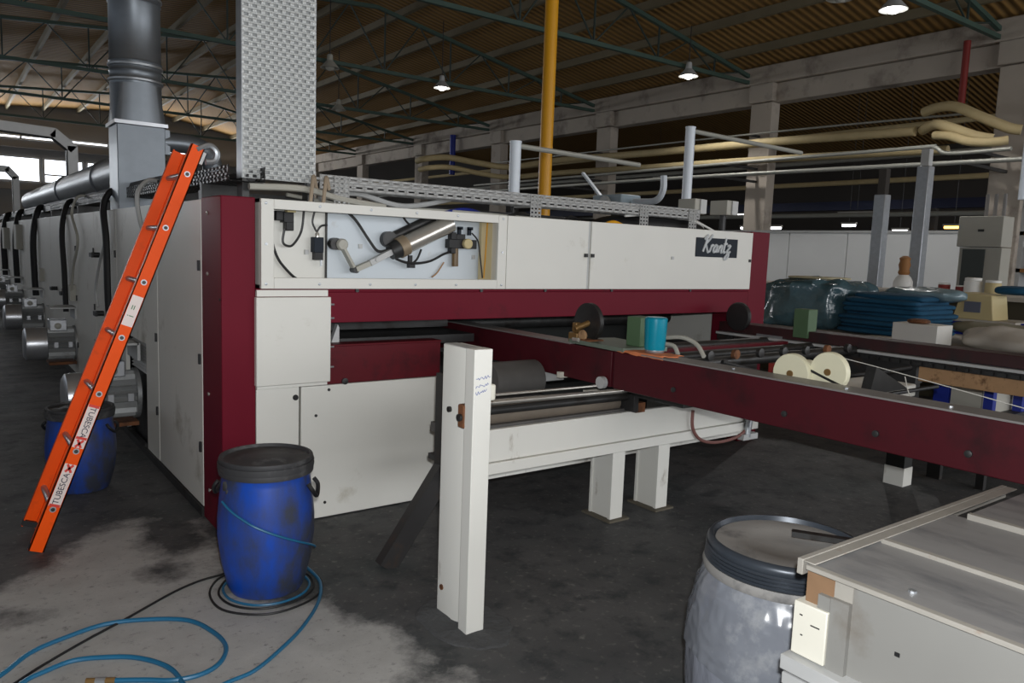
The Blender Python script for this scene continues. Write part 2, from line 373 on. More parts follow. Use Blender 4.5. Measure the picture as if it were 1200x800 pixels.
XW, EAVE, SL, RIDGE, SL2 = 17.6, 6.65, 0.19, 9.5, 0.075
def roof_z(x): return EAVE+SL*(XW-x) if x >= RIDGE else EAVE+SL*(XW-RIDGE)-SL2*(RIDGE-x)
ceil = struct('ceiling')
def slope(x0, z0, x1, z1):
    return MB().add([(x0, -10, z0), (x1, -10, z1), (x1, 46, z1), (x0, 46, z0), (x0, -10, z0+.1), (x1, -10, z1+.1), (x1, 46, z1+.1), (x0, 46, z0+.1)],
                    [(0, 3, 2, 1), (4, 5, 6, 7), (0, 1, 5, 4), (1, 2, 6, 5), (2, 3, 7, 6), (3, 0, 4, 7)]).build('roof_sheet', roofm, ceil)
slope(RIDGE, roof_z(RIDGE), XW+.3, roof_z(XW+.3)); slope(-10.2, roof_z(-10.2), RIDGE, roof_z(RIDGE))
slope(XW+.3, EAVE, 26, EAVE+1.6); slope(26, EAVE+1.6, 34, EAVE)
x = 16.3
while x > -9:
    z = roof_z(x)
    MB().box(x-.05, x+.05, -9.5, 45, z-.20, z-.01).build('purlin', purl, ceil); x -= 1.5
wr = struct('wall_right')
PY = [0.8, 6.8, 12.75, 18.7, 24.7, 30.7, 36.7, 42.7]
for i, y in enumerate(PY):
    MB().box(XW-.3, XW+.05, y-.32, y+.32, 0, 5.7).box(XW-.36, XW+.1, y-.36, y+.36, 5.72, 6.18).build('pillar', concrete, wr, bevel=.02)
    y1 = PY[i+1] if i+1 < len(PY) else 45
    MB().box(XW-.2, XW+.2, y+.02, y1-.02, 5.70, 6.18).build('lintel', concrete, wr, bevel=.02)
MB().box(XW-.32, XW+.3, -9.6, 45, 6.19, 6.64).build('eaves_beam', concrete, wr, bevel=.03)
wf = MB().box(-10.2, 34, 45, 45.3, 0, 9.8).build('wall_far', wallm); wf['kind'] = 'structure'
wl = MB().box(-10.3, -10, -10, 45, 0, 3.0).box(-10.3, -10, -10, 45, 5.4, 7.2).build('wall_left', wallm); wl['kind'] = 'structure'
wn = MB().box(-10.2, 34, -10.3, -10, 0, 2.4).box(-10.2, 34, -10.3, -10, 5.6, 9.8).build('wall_near', wallm); wn['kind'] = 'structure'
wo = MB().box(33.7, 34, -10, 45, 0, 7.2).build('wall_outer', darkwall); wo['kind'] = 'structure'
wi = 0
def lit_window(x0, x1, z0, z1, y=44.94, mull=()):
    global wi; wi += 1
    o = MB().box(x0, x1, y+.02, y+.05, z0, z1).build('window_%d' % wi, winlit); o['kind'] = 'structure'
    fr = MB(); t = .07
    fr.box(x0-t, x1+t, y-.06, y+.02, z0-t, z0).box(x0-t, x1+t, y-.06, y+.02, z1, z1+t).box(x0-t, x0, y-.06, y+.02, z0, z1).box(x1, x1+t, y-.06, y+.02, z0, z1)
    for m_ in mull: fr.box(x0, x1, y-.04, y+.01, m_-.04, m_+.04)
    f = fr.build('window_frame', galvd); f.parent = o
for k in range(9):
    xa = 4.31-(k-0)*1.87+0.0
    if k < 6: lit_window(xa, xa+1.62, 4.2, 5.28, mull=(4.55,) if k < 1 else ())
lit_window(6.2, 7.8, 4.2, 5.28); 
for xa, xb in ((21.3, 23.6), (24.6, 27.6)): lit_window(xa, xb, 3.15, 3.7)
for xa in (-8, -4.2, -0.4, 3.4, 7.2): lit_window(xa, xa+3.7, 6.22, 6.30)
MB().box(-10, 17, 44.6, 44.9, 5.75, 6.05).build('trim_1', wallm)['kind'] = 'structure'
MB().box(-10, 17, 44.7, 44.9, 3.75, 4.05).build('trim_2', wallm)['kind'] = 'structure'
# pale partition under the colonnade
wp = struct('wall_partition')
for k in range(5):
    y0 = 6.4+k*1.45
    MB().box(16.0, 16.08, y0+.012, y0+1.438, 0, 2.32).build('partition_panel', M('partition_paint', (222, 224, 224), .55, var=.05, scale=1.5), wp)
MB().box(15.98, 16.1, 6.4, 13.65, 2.32, 2.37).build('partition_cap', galvd, wp)

# roof trusses (each one a thing of chords, posts and diagonals)
def truss(y, label):
    t = thing('roof_truss', label, 'truss', (XW, y, 6.25), 'green lattice trusses under the roof')
    xl, xr, zb = -10, XW-.32, 6.28
    MB().box(xl, xr, y-.045, y+.045, zb-.045, zb+.045).build('bottom_chord', teal, t)
    MB().bar((RIDGE, y, roof_z(RIDGE)-.3), (xr, y, roof_z(xr)-.27), .09, .09).build('top_chord', teal, t)
    MB().bar((xl, y, roof_z(xl)-.27), (RIDGE, y, roof_z(RIDGE)-.3), .09, .09).build('top_chord', teal, t)
    xs = [xr-1.4-i*2.05 for i in range(13)]
    for i, x in enumerate(xs):
        if x < xl+.3: break
        MB().bar((x, y, zb), (x, y, roof_z(x)-.3), .035, .035, (0, 1, 0)).build('post', tealw, t)
        nxp = x-1.02; MB().bar((x, y, zb), (nxp, y, roof_z(nxp)-.3), .03, .03, (0, 1, 0)).build('diagonal', tealw, t)
        nxp = x+1.02
        if nxp < xr-.2: MB().bar((x, y, zb), (nxp, y, roof_z(nxp)-.3), .03, .03, (0, 1, 0)).build('diagonal', tealw, t)
for y, lab in ((7.2, 'green lattice roof truss nearest to the viewer, seen at the upper right corner'), (13.2, 'green lattice roof truss crossing in front of the yellow pole'),
               (19.2, 'second green roof truss behind the yellow pole'), (25.2, 'third green roof truss behind the yellow pole'), (31.2, 'fourth green roof truss behind the yellow pole'), (37.2, 'farthest green roof truss before the end windows')):
    truss(y, lab)

# high-bay lamps
def bay_lamp(x, y, z, label, lit=True):
    t = thing('high_bay_lamp', label, 'lamp', (x, y, z), 'high bay lamps under the roof')
    MB().lathe((x, y, z), [(.04, .34), (.07, .32), (.08, .18), (.12, .14), (.24, .0), (.235, -.005), (.10, .12)], 24).build('reflector', galvd if lit else boxgrey, t)
    MB().lathe((x, y, z), [(.03, .10), (.10, .06), (.12, .01), (.07, -.05), (.01, -.07)], 16).build('bulb', bulblit if lit else boxgrey, t)
    MB().cyl((x, y, z+.34), (x, y, roof_z(x)-.02), .012, n=6).build('hanging_rod', steel, t)
    if lit:
        l = bpy.data.lights.new('lamp_glow', 'SPOT'); l.spot_size = math.radians(140); l.spot_blend = .4; l.energy = 230; l.shadow_soft_size = .12; l.color = (1, .98, .95)
        lo = bpy.data.objects.new('lamp_glow', l); C.objects.link(lo); lo.location = (0, 0, -.16); lo.parent = t
bay_lamp(13.46, 7.35, 6.05, 'lit bell-shaped lamp nearest the upper right corner')
bay_lamp(14.71, 13.0, 6.0, 'lit bell-shaped lamp right of the yellow pole')
bay_lamp(11.32, 18.86, 6.05, 'lit bell-shaped lamp left of the yellow pole')
bay_lamp(8.06, 18.9, 6.05, 'dark unlit lamp close to the tall perforated tray, the upper one', False)
bay_lamp(10.72, 24.4, 6.05, 'pale unlit lamp close to the tall perforated tray, the lower one', False)
bay_lamp(12.7, 7.9, 6.2, 'pale unlit lamp left of the lit lamp at the upper right', False)
def tube_lamp(x, y, z, ly, label, m=tubelit):
    t = thing('tube_lamp', label, 'lamp', (x, y, z), 'small lamps in the dark hall beyond the colonnade')
    MB().box(x-.06, x+.06, y-ly/2, y+ly/2, z+.03, z+.09).build('housing', boxgrey, t)
    MB().cyl((x, y-ly/2+.03, z), (x, y+ly/2-.03, z), .045, n=8).build('tube', m, t)
    MB().cyl((x, y, z+.09), (x, y, EAVE+1.6*(x-XW-.3)/8.1+.02), .008, n=5).build('hanger', steel, t)
tube_lamp(24, 13.7, 3.25, 1.3, 'long white tube lamp above the pale partition')
tube_lamp(24, 13.95, 2.9, .5, 'short white lamp just under the long tube lamp')
tube_lamp(24, 12.25, 2.72, .5, 'small white lamp between the two galvanised posts')
tube_lamp(24, 10.66, 2.83, .6, 'small orange lamp left of the wall cabinet', sodium)
tube_lamp(24, 22.5, 4.85, .5, 'small white lamp left of the white pole on the machine')
tube_lamp(22, 15.9, 2.72, 1.6, 'long bright tube lamp behind the right end of the machine')
tube_lamp(24, 18.1, 3.3, .9, 'bright tube lamp above the right end of the machine')
# dim pipes and beams in the hall beyond
for k, (z, xx) in enumerate(((5.2, 20), (4.6, 21), (3.9, 20.5), (3.1, 22))):
    tag(MB().cyl((xx, 2, z), (xx, 44, z), .07, n=8).build('wall_pipe', pipeg if k % 2 else beige, at=(xx, 2, z)), ['thin pipe highest in the dark hall beyond the pillars', 'second highest pipe in the dark hall beyond the pillars', 'third highest pipe in the dark hall beyond the pillars', 'lowest pipe in the dark hall beyond the pillars'][k], 'pipe')

# ================================================================== THE MACHINE
XL, XR, YF, TOP = 1.21, 6.05, 4.265, 1.89
YH = 4.225
mc = thing('textile_drying_machine', 'long cream and maroon textile drying machine with open cylinder compartment', 'machine', (XL, YF, 0))
YEND = 31.0
def P_(mb, name, mat, parent=mc, **k): return mb.build(name, mat, parent, **k)
cl = P_(MB().box(XL, 1.395, YF, 4.65, 0, TOP), 'corner_column', maroon, bevel=.006)
cr = P_(MB().box(5.79, XR, YF, 4.65, 0, 1.90), 'corner_column', maroon, bevel=.006)
for z in (1.80, 1.46, .77, .2):
    P_(MB().lathe((XL, 4.52, z), [(.011, 0), (.011, -.006), (.006, -.008)], 10, 'x'), 'bolt', chrome, cl)
P_(MB().lathe((XL, 4.285, 1.33), [(.008, 0), (.008, -.005)], 10, 'x'), 'bolt', black, cl)
# side panels
edges = [4.655, 5.80, 7.33, 8.50, 9.75, 11.0, 12.2, 13.4, 14.6, 15.9, 17.3, 18.8, 20.4, 22, 24, 26, 28.5, YEND]
MY = [6.62, 10.05, 13.4, 16.9, 20.3]
for i in range(len(edges)-1):
    a, b = edges[i]+.006, edges[i+1]-.006
    if i == 1:   # panel with a recessed louvre beside the motor
        p = P_(MB().box(XL, XL+.03, a, 6.2, .06, 1.88).box(XL, XL+.03, 7.0, b, .06, 1.88).box(XL, XL+.03, 6.2, 7.0, .86, 1.88), 'side_panel', sidep)
        P_(MB().box(XL+.06, XL+.07, 6.2, 7.0, .0, .86), 'louvre_back', steel, p)
        for k in range(9):
            z = .62+k*.026
            P_(MB().obox((XL+.035, 6.55, z), (.03, .66, .005), (1, 0, .7), (0, 1, 0), (-.7, 0, 1)), 'slat', galvd, p)
    else:
        p = P_(MB().box(XL, XL+.03, a, b, .06, 1.88), 'side_panel', sidep, bevel=.004)
    if i < 6:
        for z in (.42, .95, 1.5):
            P_(MB().box(XL-.012, XL, a+.02, a+.045, z-.03, z+.03), 'hinge', black, p)
MB().box(XL-.01, XL+.03, 4.66, YEND, 0, .055).build('skirting', steel, mc)
MB().box(XL+.10, XL+.12, 4.66, YEND, 0, 1.85).build('inner_wall', darkin, mc)
MB().box(XR-.05, XR-.01, 4.66, YEND, 0, 1.86).build('far_side_wall', sidep, mc)
MB().box(XL+.03, XR-.01, 4.45, YEND, 1.84, 1.865).build('top_deck', galvd, mc)
MB().box(XL+.03, XR-.01, YEND-.04, YEND, 0, 1.86).build('end_wall', sidep, mc)
MB().box(XL+.12, XR-.05, 5.6, 5.64, 0, 1.84).build('inner_light_baffle', darkin, mc)  # added dark wall that keeps light from leaking through the machine
# lever switches on the side
for y, z in ((8.05, .93), (10.6, .95), (7.36, .98), (8.2, 1.47), (11.6, .95)):
    h = P_(MB().cyl((XL, y, z), (XL-.07, y, z), .025, n=10).box(XL-.085, XL-.065, y-.09, y+.04, z-.02, z+.02), 'door_latch', black)
# motors
def motor(y, z=.42, r=.185):
    n = 40; poly = []
    for k in range(n):
        t = 2*PI*k/n; rr = r if k % 2 else r*.80
        poly.append((y+rr*math.cos(t), z+rr*math.sin(t)))
    m_ = P_(MB().prism(poly, 'x', .93, 1.2), 'fan_motor', motorm, smooth=False)
    P_(MB().lathe((.70, y, z), [(.05, .0), (r*.8, .0), (r*.97, .02), (r*1.0, .06), (r*1.0, .22), (r*.9, .23)], 32, 'x'), 'fan_cover', silver, m_)
    P_(MB().lathe((1.19, y, z), [(r*1.08, 0), (r*1.08, .03)], 32, 'x'), 'flange', motorm, m_)
    P_(MB().box(.95, 1.12, y-.10, y+.10, z+r*.8, z+r+.09), 'terminal_box', silver, m_, bevel=.008)
    P_(MB().lathe((1.03, y-.10, z+r+.02), [(.035, 0), (.035, -.02), (.02, -.03)], 14, 'y'), 'cable_gland', boxgrey, m_)
    P_(MB().box(.93, 1.2, y-.16, y+.16, z-r-.045, z-r-.015), 'foot', rust, m_)
    P_(MB().box(.98, 1.02, y-r-.012, y-r+.02, z-.03, z+.03).box(1.12, 1.16, y-r-.012, y-r+.02, z-.03, z+.03), 'lug', silver, m_)
    P_(MB().box(.95, 1.2, y-.2, y+.2, z+r+.22, z+r+.235).box(1.19, 1.21, y-.2, y+.2, z+r+.1, z+r+.235), 'shelf_bracket', galvd, m_)
for y in MY: motor(y)
# header with the open compartment
hx0, hx1, hz0, hz1 = 1.413, 5.75, 1.393, 1.886
wx0, wx1, wz0, wz1 = 1.485, 3.003, 1.455, 1.832
HB = 4.43
fr = MB()
fr.box(hx0, wx0, YH, YH+.03, hz0, hz1).box(wx1, 3.075, YH, YH+.03, hz0, hz1).box(wx0, wx1, YH, YH+.03, hz0, wz0).box(wx0, wx1, YH, YH+.03, wz1, hz1)
frame = P_(fr, 'compartment_frame', cream, bevel=.003)
P_(MB().box(hx0, hx0+.02, YH+.03, HB, hz0, hz1).box(3.055, 3.075, YH+.03, HB, hz0, hz1).box(hx0, 3.075, YH+.03, HB, hz1-.02, hz1).box(hx0, 3.075, YH+.03, HB, hz0, hz0+.02), 'compartment_shell', cream)
for xx in (1.44, 1.75, 2.07, 2.38, 2.68, 3.04):
    for z in (1.42, 1.862): P_(MB().lathe((xx, YH, z), [(.008, 0), (.008, -.004), (.004, -.005)], 8, 'y'), 'screw', galv, frame)
for z in (1.64,):
    for xx in (1.44, 3.04): P_(MB().lathe((xx, YH, z), [(.008, 0), (.008, -.004)], 8, 'y'), 'screw', galv, frame)
bp1 = P_(MB().box(1.43, 1.865, HB-.012, HB, hz0, hz1), 'back_plate', cream)
bp2 = P_(MB().box(1.868, 3.06, HB-.016, HB-.004, hz0, hz1), 'back_plate', bluegrey)
P_(MB().box(1.862, 1.870, HB-.03, HB-.012, hz0, hz1), 'divider', blackm)
yc = 4.36
P_(MB().box(1.545, 1.60, yc, 4.42, 1.775, 1.83).box(1.585, 1.645, yc-.01, 4.42, 1.765, 1.825).box(1.60, 1.645, yc-.01, 4.41, 1.72, 1.77), 'limit_switch', black, bevel=.004)
P_(MB().box(1.61, 1.66, yc, 4.41, 1.825, 1.845), 'switch_cap', terme)
sn = P_(MB().box(1.772, 1.832, yc, 4.42, 1.60, 1.69), 'sensor', plate, bevel=.004)
P_(MB().box(1.782, 1.832, yc+.01, 4.42, 1.555, 1.60), 'connector', black, sn)
P_(MB().lathe((1.797, yc+.02, 1.69), [(.013, 0), (.013, .02), (.006, .03)], 12), 'gland', chrome, sn)
P_(MB().box(1.815, 1.825, yc+.01, yc+.02, 1.52, 1.555), 'pin', galv, sn)
for nm, pts, r, mt in (('cable', [(1.535, 4.40, 1.84), (1.530, 4.39, 1.70), (1.535, 4.39, 1.64), (1.57, 4.39, 1.55), (1.64, 4.39, 1.47), (1.68, 4.39, 1.44)], .008, black),
                       ('cable', [(1.60, 4.38, 1.73), (1.59, 4.38, 1.66), (1.61, 4.38, 1.635), (1.65, 4.38, 1.64), (1.70, 4.38, 1.72), (1.715, 4.38, 1.84)], .007, steel),
                       ('cable', [(1.797, 4.385, 1.72), (1.785, 4.385, 1.74), (1.77, 4.385, 1.78), (1.785, 4.385, 1.85)], .006, steel),
                       ('cable', [(1.797, 4.385, 1.72), (1.82, 4.38, 1.755), (1.86, 4.38, 1.765)], .006, steel),
                       ('air_hose', [(1.98, 4.395, 1.86), (2.05, 4.39, 1.80), (2.13, 4.38, 1.69), (2.19, 4.37, 1.62), (2.26, 4.36, 1.63)], .009, steel),
                       ('air_hose', [(2.26, 4.36, 1.615), (2.32, 4.35, 1.57), (2.42, 4.34, 1.55), (2.55, 4.35, 1.565), (2.66, 4.37, 1.61), (2.72, 4.38, 1.63)], .008, black),
                       ('air_hose', [(2.44, 4.38, 1.545), (2.48, 4.385, 1.58), (2.51, 4.39, 1.64)], .007, black),
                       ('air_hose', [(2.36, 4.395, 1.86), (2.40, 4.39, 1.81), (2.43, 4.385, 1.79)], .007, black),
                       ('cable', [(2.88, 4.36, 1.76), (2.93, 4.36, 1.71), (2.95, 4.36, 1.62), (2.97, 4.35, 1.46)], .005, black),
                       ('cable', [(3.005, 4.36, 1.85), (2.998, 4.36, 1.65), (2.985, 4.355, 1.46)], .005, yellow),
                       ('air_hose', [(2.69, 4.40, 1.56), (2.64, 4.40, 1.49), (2.60, 4.40, 1.46)], .005, tan)):
    P_(MB().tube(pts, r, 8), nm, mt)
# lever, clevis and pneumatic cylinder
lv = P_(MB().bar((1.945, yc, 1.645), (2.03, yc, 1.50), .018, .055, (0, 1, 0)), 'lever_arm', boxgrey, bevel=.004)
P_(MB().lathe((1.945, yc+.06, 1.652), [(.035, 0), (.035, -.075), (.028, -.085)], 20, 'y'), 'pivot', boxgrey, lv)
P_(MB().lathe((1.91, 4.41, 1.655), [(.036, 0), (.036, -.05)], 20, 'y'), 'bearing', steel, lv)
P_(MB().lathe((2.03, yc+.03, 1.502), [(.02, 0), (.02, -.06)], 12, 'y'), 'pin', steel, lv)
cy = P_(MB().cyl((2.33, yc-.01, 1.645), (2.70, yc-.01, 1.815), .058, n=28), 'air_cylinder', chrome)
d_ = Vector((.37, 0, .17)).normalized()
P_(MB().cyl(Vector((2.33, yc-.01, 1.645))-d_*.01, Vector((2.33, yc-.01, 1.645))+d_*.05, .066, n=28), 'end_cap', M('dull_bronze', (146, 130, 108), .5, .3), cy)
P_(MB().cyl(Vector((2.33, yc-.01, 1.645))-d_*.07, Vector((2.33, yc-.01, 1.645))-d_*.01, .05, .06, n=24), 'front_boss', steel, cy)
P_(MB().bar((2.03, yc-.01, 1.505), (2.15, yc-.01, 1.555), .03, .05, (0, 1, 0)), 'rod', boxgrey, cy)
P_(MB().bar((2.12, yc-.02, 1.545), (2.27, yc-.02, 1.62), .035, .042, (0, 1, 0)), 'clevis', galvd, cy)
P_(MB().lathe((2.165, yc-.035, 1.568), [(.016, 0), (.016, -.012)], 12, 'y'), 'clevis_pin', galvd, cy)
P_(MB().cyl((2.28, 4.40, 1.70), (2.60, 4.40, 1.85), .03, n=16), 'cylinder_bracket', steel)
P_(MB().lathe((2.27, 4.41, 1.695), [(.05, 0), (.05, -.05)], 20, 'y'), 'bracket_bearing', steel)
P_(MB().box(2.40, 2.44, yc-.02, yc+.02, 1.52, 1.55).box(2.40, 2.425, yc-.01, yc+.01, 1.55, 1.60), 'hose_fitting', black)
# pressure regulator
rg = P_(MB().box(2.70, 2.92, yc-.005, 4.41, 1.655, 1.715).box(2.72, 2.76, yc, 4.41, 1.62, 1.76).box(2.76, 2.83, yc, 4.41, 1.70, 1.75), 'regulator', black, bevel=.004)
P_(MB().lathe((2.835, yc-.005, 1.688), [(.034, 0), (.034, -.025), (.028, -.03)], 20, 'y'), 'gauge', terme, rg)
P_(MB().cyl((2.762, yc+.02, 1.655), (2.765, yc+.02, 1.535), .022, n=14), 'filter_bowl', M('amber_bowl', (104, 82, 50), .4, var=.15), rg)
for xx in (2.78, 2.86): P_(MB().box(xx, xx+.022, yc+.01, yc+.03, 1.745, 1.79).box(xx, xx+.035, yc+.01, yc+.03, 1.78, 1.80), 'elbow_fitting', plate, rg)
P_(MB().box(2.965, 3.055, 4.37, 4.40, hz0+.02, hz1-.02), 'inner_post', M('ochre_board', (206, 190, 150), .7, var=.06))
for xx, z in ((2.09, 1.645), (2.93, 1.60), (1.745, 1.60)): P_(MB().box(xx-.012, xx+.012, 4.405, 4.416, z-.014, z+.014), 'rivet', galvd)
# closed header panels
ph1 = P_(MB().box(3.079, 3.812, YH, YH+.05, hz0, hz1), 'header_panel', cream, bevel=.003)
ph2 = P_(MB().box(3.842, hx1, YH, YH+.05, hz0, hz1), 'header_panel', cream, bevel=.003)
P_(MB().box(3.075, hx1, YH+.05, HB, hz0, hz1-.005), 'header_core', galvd)
P_(MB().box(3.813, 3.841, YH+.012, YH+.05, hz0, hz1), 'joint_strip', galvd)
for xx in (3.79, 3.855): P_(MB().box(xx-.014, xx+.014, YH-.012, YH, 1.626, 1.652), 'latch', black, ph2)
P_(MB().box(4.71, 4.735, YH-.008, YH, 1.63, 1.655), 'latch', galvd, ph2)
P_(MB().box(5.71, 5.735, YH-.008, YH, 1.63, 1.655), 'latch', black, ph2)
npl = P_(MB().box(4.995, 5.535, YH-.006, YH, 1.662, 1.820), 'name_plate', plate, bevel=.002)
# script lettering on the plate
def stroke(parent, paths, ox, oz, s, mat, r, y):
    mb = MB()
    for p in paths: mb.tube([(ox+s*a+s*.30*b, y, oz+s*b) for a, b in p], r, 6, 4)
    return mb.build('lettering', mat, parent)
K = [[(0.02, 0), (0.10, .5), (.16, 1.0)], [(0.55, 1.0), (.30, .66), (.14, .46), (.30, .22), (.46, 0), (.56, .04)], [(.10, .95), (.0, .86), (-.06, .7)],
     [(.62, 0), (.66, .26), (.66, .42)], [(.66, .30), (.74, .42), (.84, .40)],
     [(1.20, .38), (1.05, .42), (.93, .25), (.95, .05), (1.08, .02), (1.18, .15), (1.20, .40), (1.20, .12), (1.28, .0)],
     [(1.38, 0), (1.42, .40)], [(1.41, .22), (1.52, .40), (1.64, .38), (1.64, .12), (1.68, 0), (1.74, .04)],
     [(1.86, .85), (1.86, .3), (1.88, .05), (1.98, .0), (2.04, .06)], [(1.74, .48), (2.04, .54)],
     [(2.12, .40), (2.42, .42), (2.16, .04), (2.36, .02), (2.42, -.2), (2.26, -.40), (2.12, -.34), (2.24, -.12), (2.5, .08)]]
stroke(npl, K, 5.075, 1.703, .142, letter, .0105, YH-.007)
# maroon beams, cover box, lower panels
P_(MB().box(1.395, 5.79, YF, 4.42, 1.19, 1.372).box(1.395, 5.79, YF-.006, 4.42, 1.372, 1.392), 'upper_beam', maroon, bevel=.004)
P_(MB().box(1.395, 2.60, YF, 4.38, .822, 1.055).box(1.395, 2.60, YF-.01, 4.38, 1.047, 1.06), 'lower_beam', maroon2, bevel=.004)
P_(MB().box(1.388, 1.825, YF-.035, YF+.02, .845, 1.345), 'cover_box', cream, bevel=.004)
[P_(MB().box(1.395, 1.81, YF-.022, YF+.02, a_, b_), 'cover_flange', cream) for a_, b_ in ((1.349, 1.385), (.826, .842))]
for z in (.93, 1.05, 1.30, 1.22): P_(MB().cyl((1.825, YF-.02, z), (1.85, YF-.02, z), .006, n=8), 'hinge_pin', galv)
lp1 = P_(MB().box(1.398, 1.648, YF, YF+.03, .01, .822), 'lower_panel', cream, bevel=.004)
lp2 = P_(MB().box(1.660, 2.585, YF, YF+.03, .008, .818), 'lower_panel', cream, bevel=.004)
P_(MB().lathe((1.625, YF, .76), [(.017, 0), (.017, -.006)], 14, 'y'), 'lock_hole', black, lp1)
for xx, z in ((1.83, .79), (1.81, .10), (1.75, .64)): P_(MB().lathe((xx, YF, z), [(.009, 0), (.009, -.005)], 10, 'y'), 'bolt', steel, lp2)
P_(MB().lathe((1.93, YF, .835), [(.02, 0), (.02, -.012), (.01, -.014)], 12, 'y'), 'bolt', steel)
for xx in (2.0, 2.9, 3.45, 4.1, 5.0): P_(MB().lathe((xx, YF-.006, 1.382), [(.012, 0), (.012, -.008)], 8, 'y'), 'bolt', steel)
P_(MB().box(2.586, 2.625, YF-.005, 4.45, .0, .82), 'jamb', blackm)
P_(MB().box(1.9, 2.95, 4.40, 5.2, 1.02, 1.075), 'slot_floor', steel)
P_(MB().prism([(1.885, 1.06), (1.935, 1.06), (1.935, 1.15), (1.925, 1.17)], 'y', 4.36, 4.40), 'slot_wedge', galvd)
P_(MB().box(1.95, 2.95, 4.75, 4.80, 1.09, 1.36), 'slot_brush', steel)
P_(MB().cyl((2.68, 4.9, .72), (5.78, 4.9, .72), .16, n=24), 'inner_roller', steel)
P_(MB().cyl((2.68, 5.2, 1.06), (5.78, 5.2, 1.06), .06, n=16), 'inner_roller', steel)
# clutter along the machine top, behind the header
P_(MB().tube([(1.9, 4.6, 1.93), (2.15, 4.62, 1.98), (2.5, 4.6, 1.92), (3.0, 4.7, 2.02)], .018, 8), 'conduit', galvd)
P_(MB().tube([(1.7, 4.62, 1.94), (2.2, 4.66, 1.90), (2.9, 4.62, 1.91), (3.9, 4.7, 1.90)], .012, 8), 'conduit', boxgrey)
P_(MB().tube([(1.42, 4.45, 1.96), (1.75, 4.46, 1.97), (2.0, 4.5, 1.93), (2.3, 4.5, 1.90)], .02, 8), 'conduit', boxgrey)
for xx in (1.76, 1.84): P_(MB().tube([(xx, 4.40, 1.87), (xx+.02, 4.42, 1.98), (xx+.05, 4.47, 2.05), (xx+.08, 4.5, 1.98)], .012, 8), 'cable', M('dusty_cable', (158, 142, 122), .7))
P_(MB().lathe((4.6, 4.9, 1.86), [(.16, 0), (.16, .05), (.10, .08), (.02, .09)], 24), 'vent_cap', black)
P_(MB().lump((5.0, 4.75, 1.885), (1.3, .4, .22), 2.6, .02, 3, 2), 'rubber_cover', black)
P_(MB().tube([(4.5, 4.56, 1.97), (4.95, 4.56, 2.0), (5.35, 4.56, 1.97), (5.65, 4.56, 1.89)], .010, 6), 'cover_piping', white)
P_(MB().lathe((5.62, 5.0, 1.87), [(.26, 0), (.25, .10), (.14, .16), (.02, .17)], 28), 'fan_dome', galvd)
P_(MB().tube([(4.2, 4.5, 1.87), (4.32, 4.5, 1.905), (4.45, 4.5, 1.87)], .02, 8), 'yellow_hose', yellow)
for k in range(6): P_(MB().tube([(2.2+k*.55, 4.55, 1.88+.006*k), (2.6+k*.5, 4.75, 1.94), (3.0+k*.5, 5.0, 1.89)], .012, 7), 'cable', [black, navy, steel][k % 3])
P_(MB().box(1.3, 5.95, 4.95, 5.05, 1.865, 1.95), 'deck_rail', steel)

# junction boxes with the white L-shaped poles rising from them
def lpole(x, y, ztop, xarm, label, bx):
    t = thing('utility_pole', label, 'pole', (x, y, 1.865))
    MB().cyl((x, y, 2.05), (x, y, ztop), .046, n=18).build('pole', whitep, t)
    MB().cyl((x, y, 1.865), (x, y, 2.06), .02, n=12).build('stub', steel, t)
    MB().cyl((x, y, ztop-.02), (xarm, y, ztop-.04), .022, n=10).build('arm', pipeg, t)
    MB().cyl((x, y, ztop), (x, y, ztop+.015), .05, n=18).build('cap', whitep, t)
    return t
lpole(5.78, 5.04, 2.87, 7.6, 'white pole with a thin arm at the right end of the machine roof', 0)
lpole(3.78, 5.12, 2.52, 5.2, 'shorter white pole with a thin arm left of the yellow pole', 0)
def jbox(x, y, z, s, label):
    t = thing('junction_box', label, 'box', (x, y, 1.865), 'junction boxes on the machine roof')
    MB().box(x-s*.55, x+s*.5, y-.10, y+.10, z, z+s).build('body', boxgrey, t, bevel=.006)
    MB().box(x-s*.1, x+s*.5, y-.115, y-.10, z+.005, z+s-.005).build('lid', galvd, t)
    MB().cyl((x, y, 1.865), (x, y, z), .03, n=10).build('stem', steel, t)
jbox(5.53, 4.75, 2.045, .135, 'grey junction box at the foot of the white pole')
jbox(5.98, 4.75, 2.06, .135, 'grey junction box right of the white pole')
# ------------------------------------------------------------------ cable trays
def tray_h(t, p0, p1, side, hgt, wdt, name='tray_side', galvd=galvd):
    p0, p1 = Vector(p0), Vector(p1); u = (p1-p0).normalized(); L = (p1-p0).length; v = Z_; sd = Vector(side)
    MB().perf(p0, u, v, L, hgt, .075, hgt/2, .042, .009, True).build(name, galvd, t, solid=.002)
    MB().perf(p0+sd*wdt, u, v, L, hgt, .075, hgt/2, .042, .009, True).build(name, galvd, t, solid=.002)
    MB().perf(p0, u, sd, L, wdt, .09, .06, .05, .014, True).build('tray_bottom', galvd, t, solid=.002)
ct = thing('cable_tray', 'perforated galvanised cable tray running along the machine front top', 'cable tray', (1.86, 4.5, 1.98))
tray_h(ct, (1.86, 4.5, 1.985), (5.35, 4.5, 1.985), (0, 1, 0), .085, .22)
for xx in (1.95, 3.47, 4.6, 5.2): MB().perf((xx, 4.49, 1.865), X_, Z_, .10, .20, .035, .03, .018, .012, False).box(xx+.02, xx+.08, 4.5, 4.72, 1.975, 1.985).build('bracket', galvd, ct, solid=.002)
MB().tube([(1.9, 4.6, 2.01), (2.6, 4.62, 2.02), (3.6, 4.6, 2.02), (5.3, 4.61, 2.015)], .025, 8).build('cable_bundle', black, ct)
cs = thing('cable_tray', 'dark perforated cable tray running back along the machine side top', 'cable tray', (1.30, 4.4, 1.98))
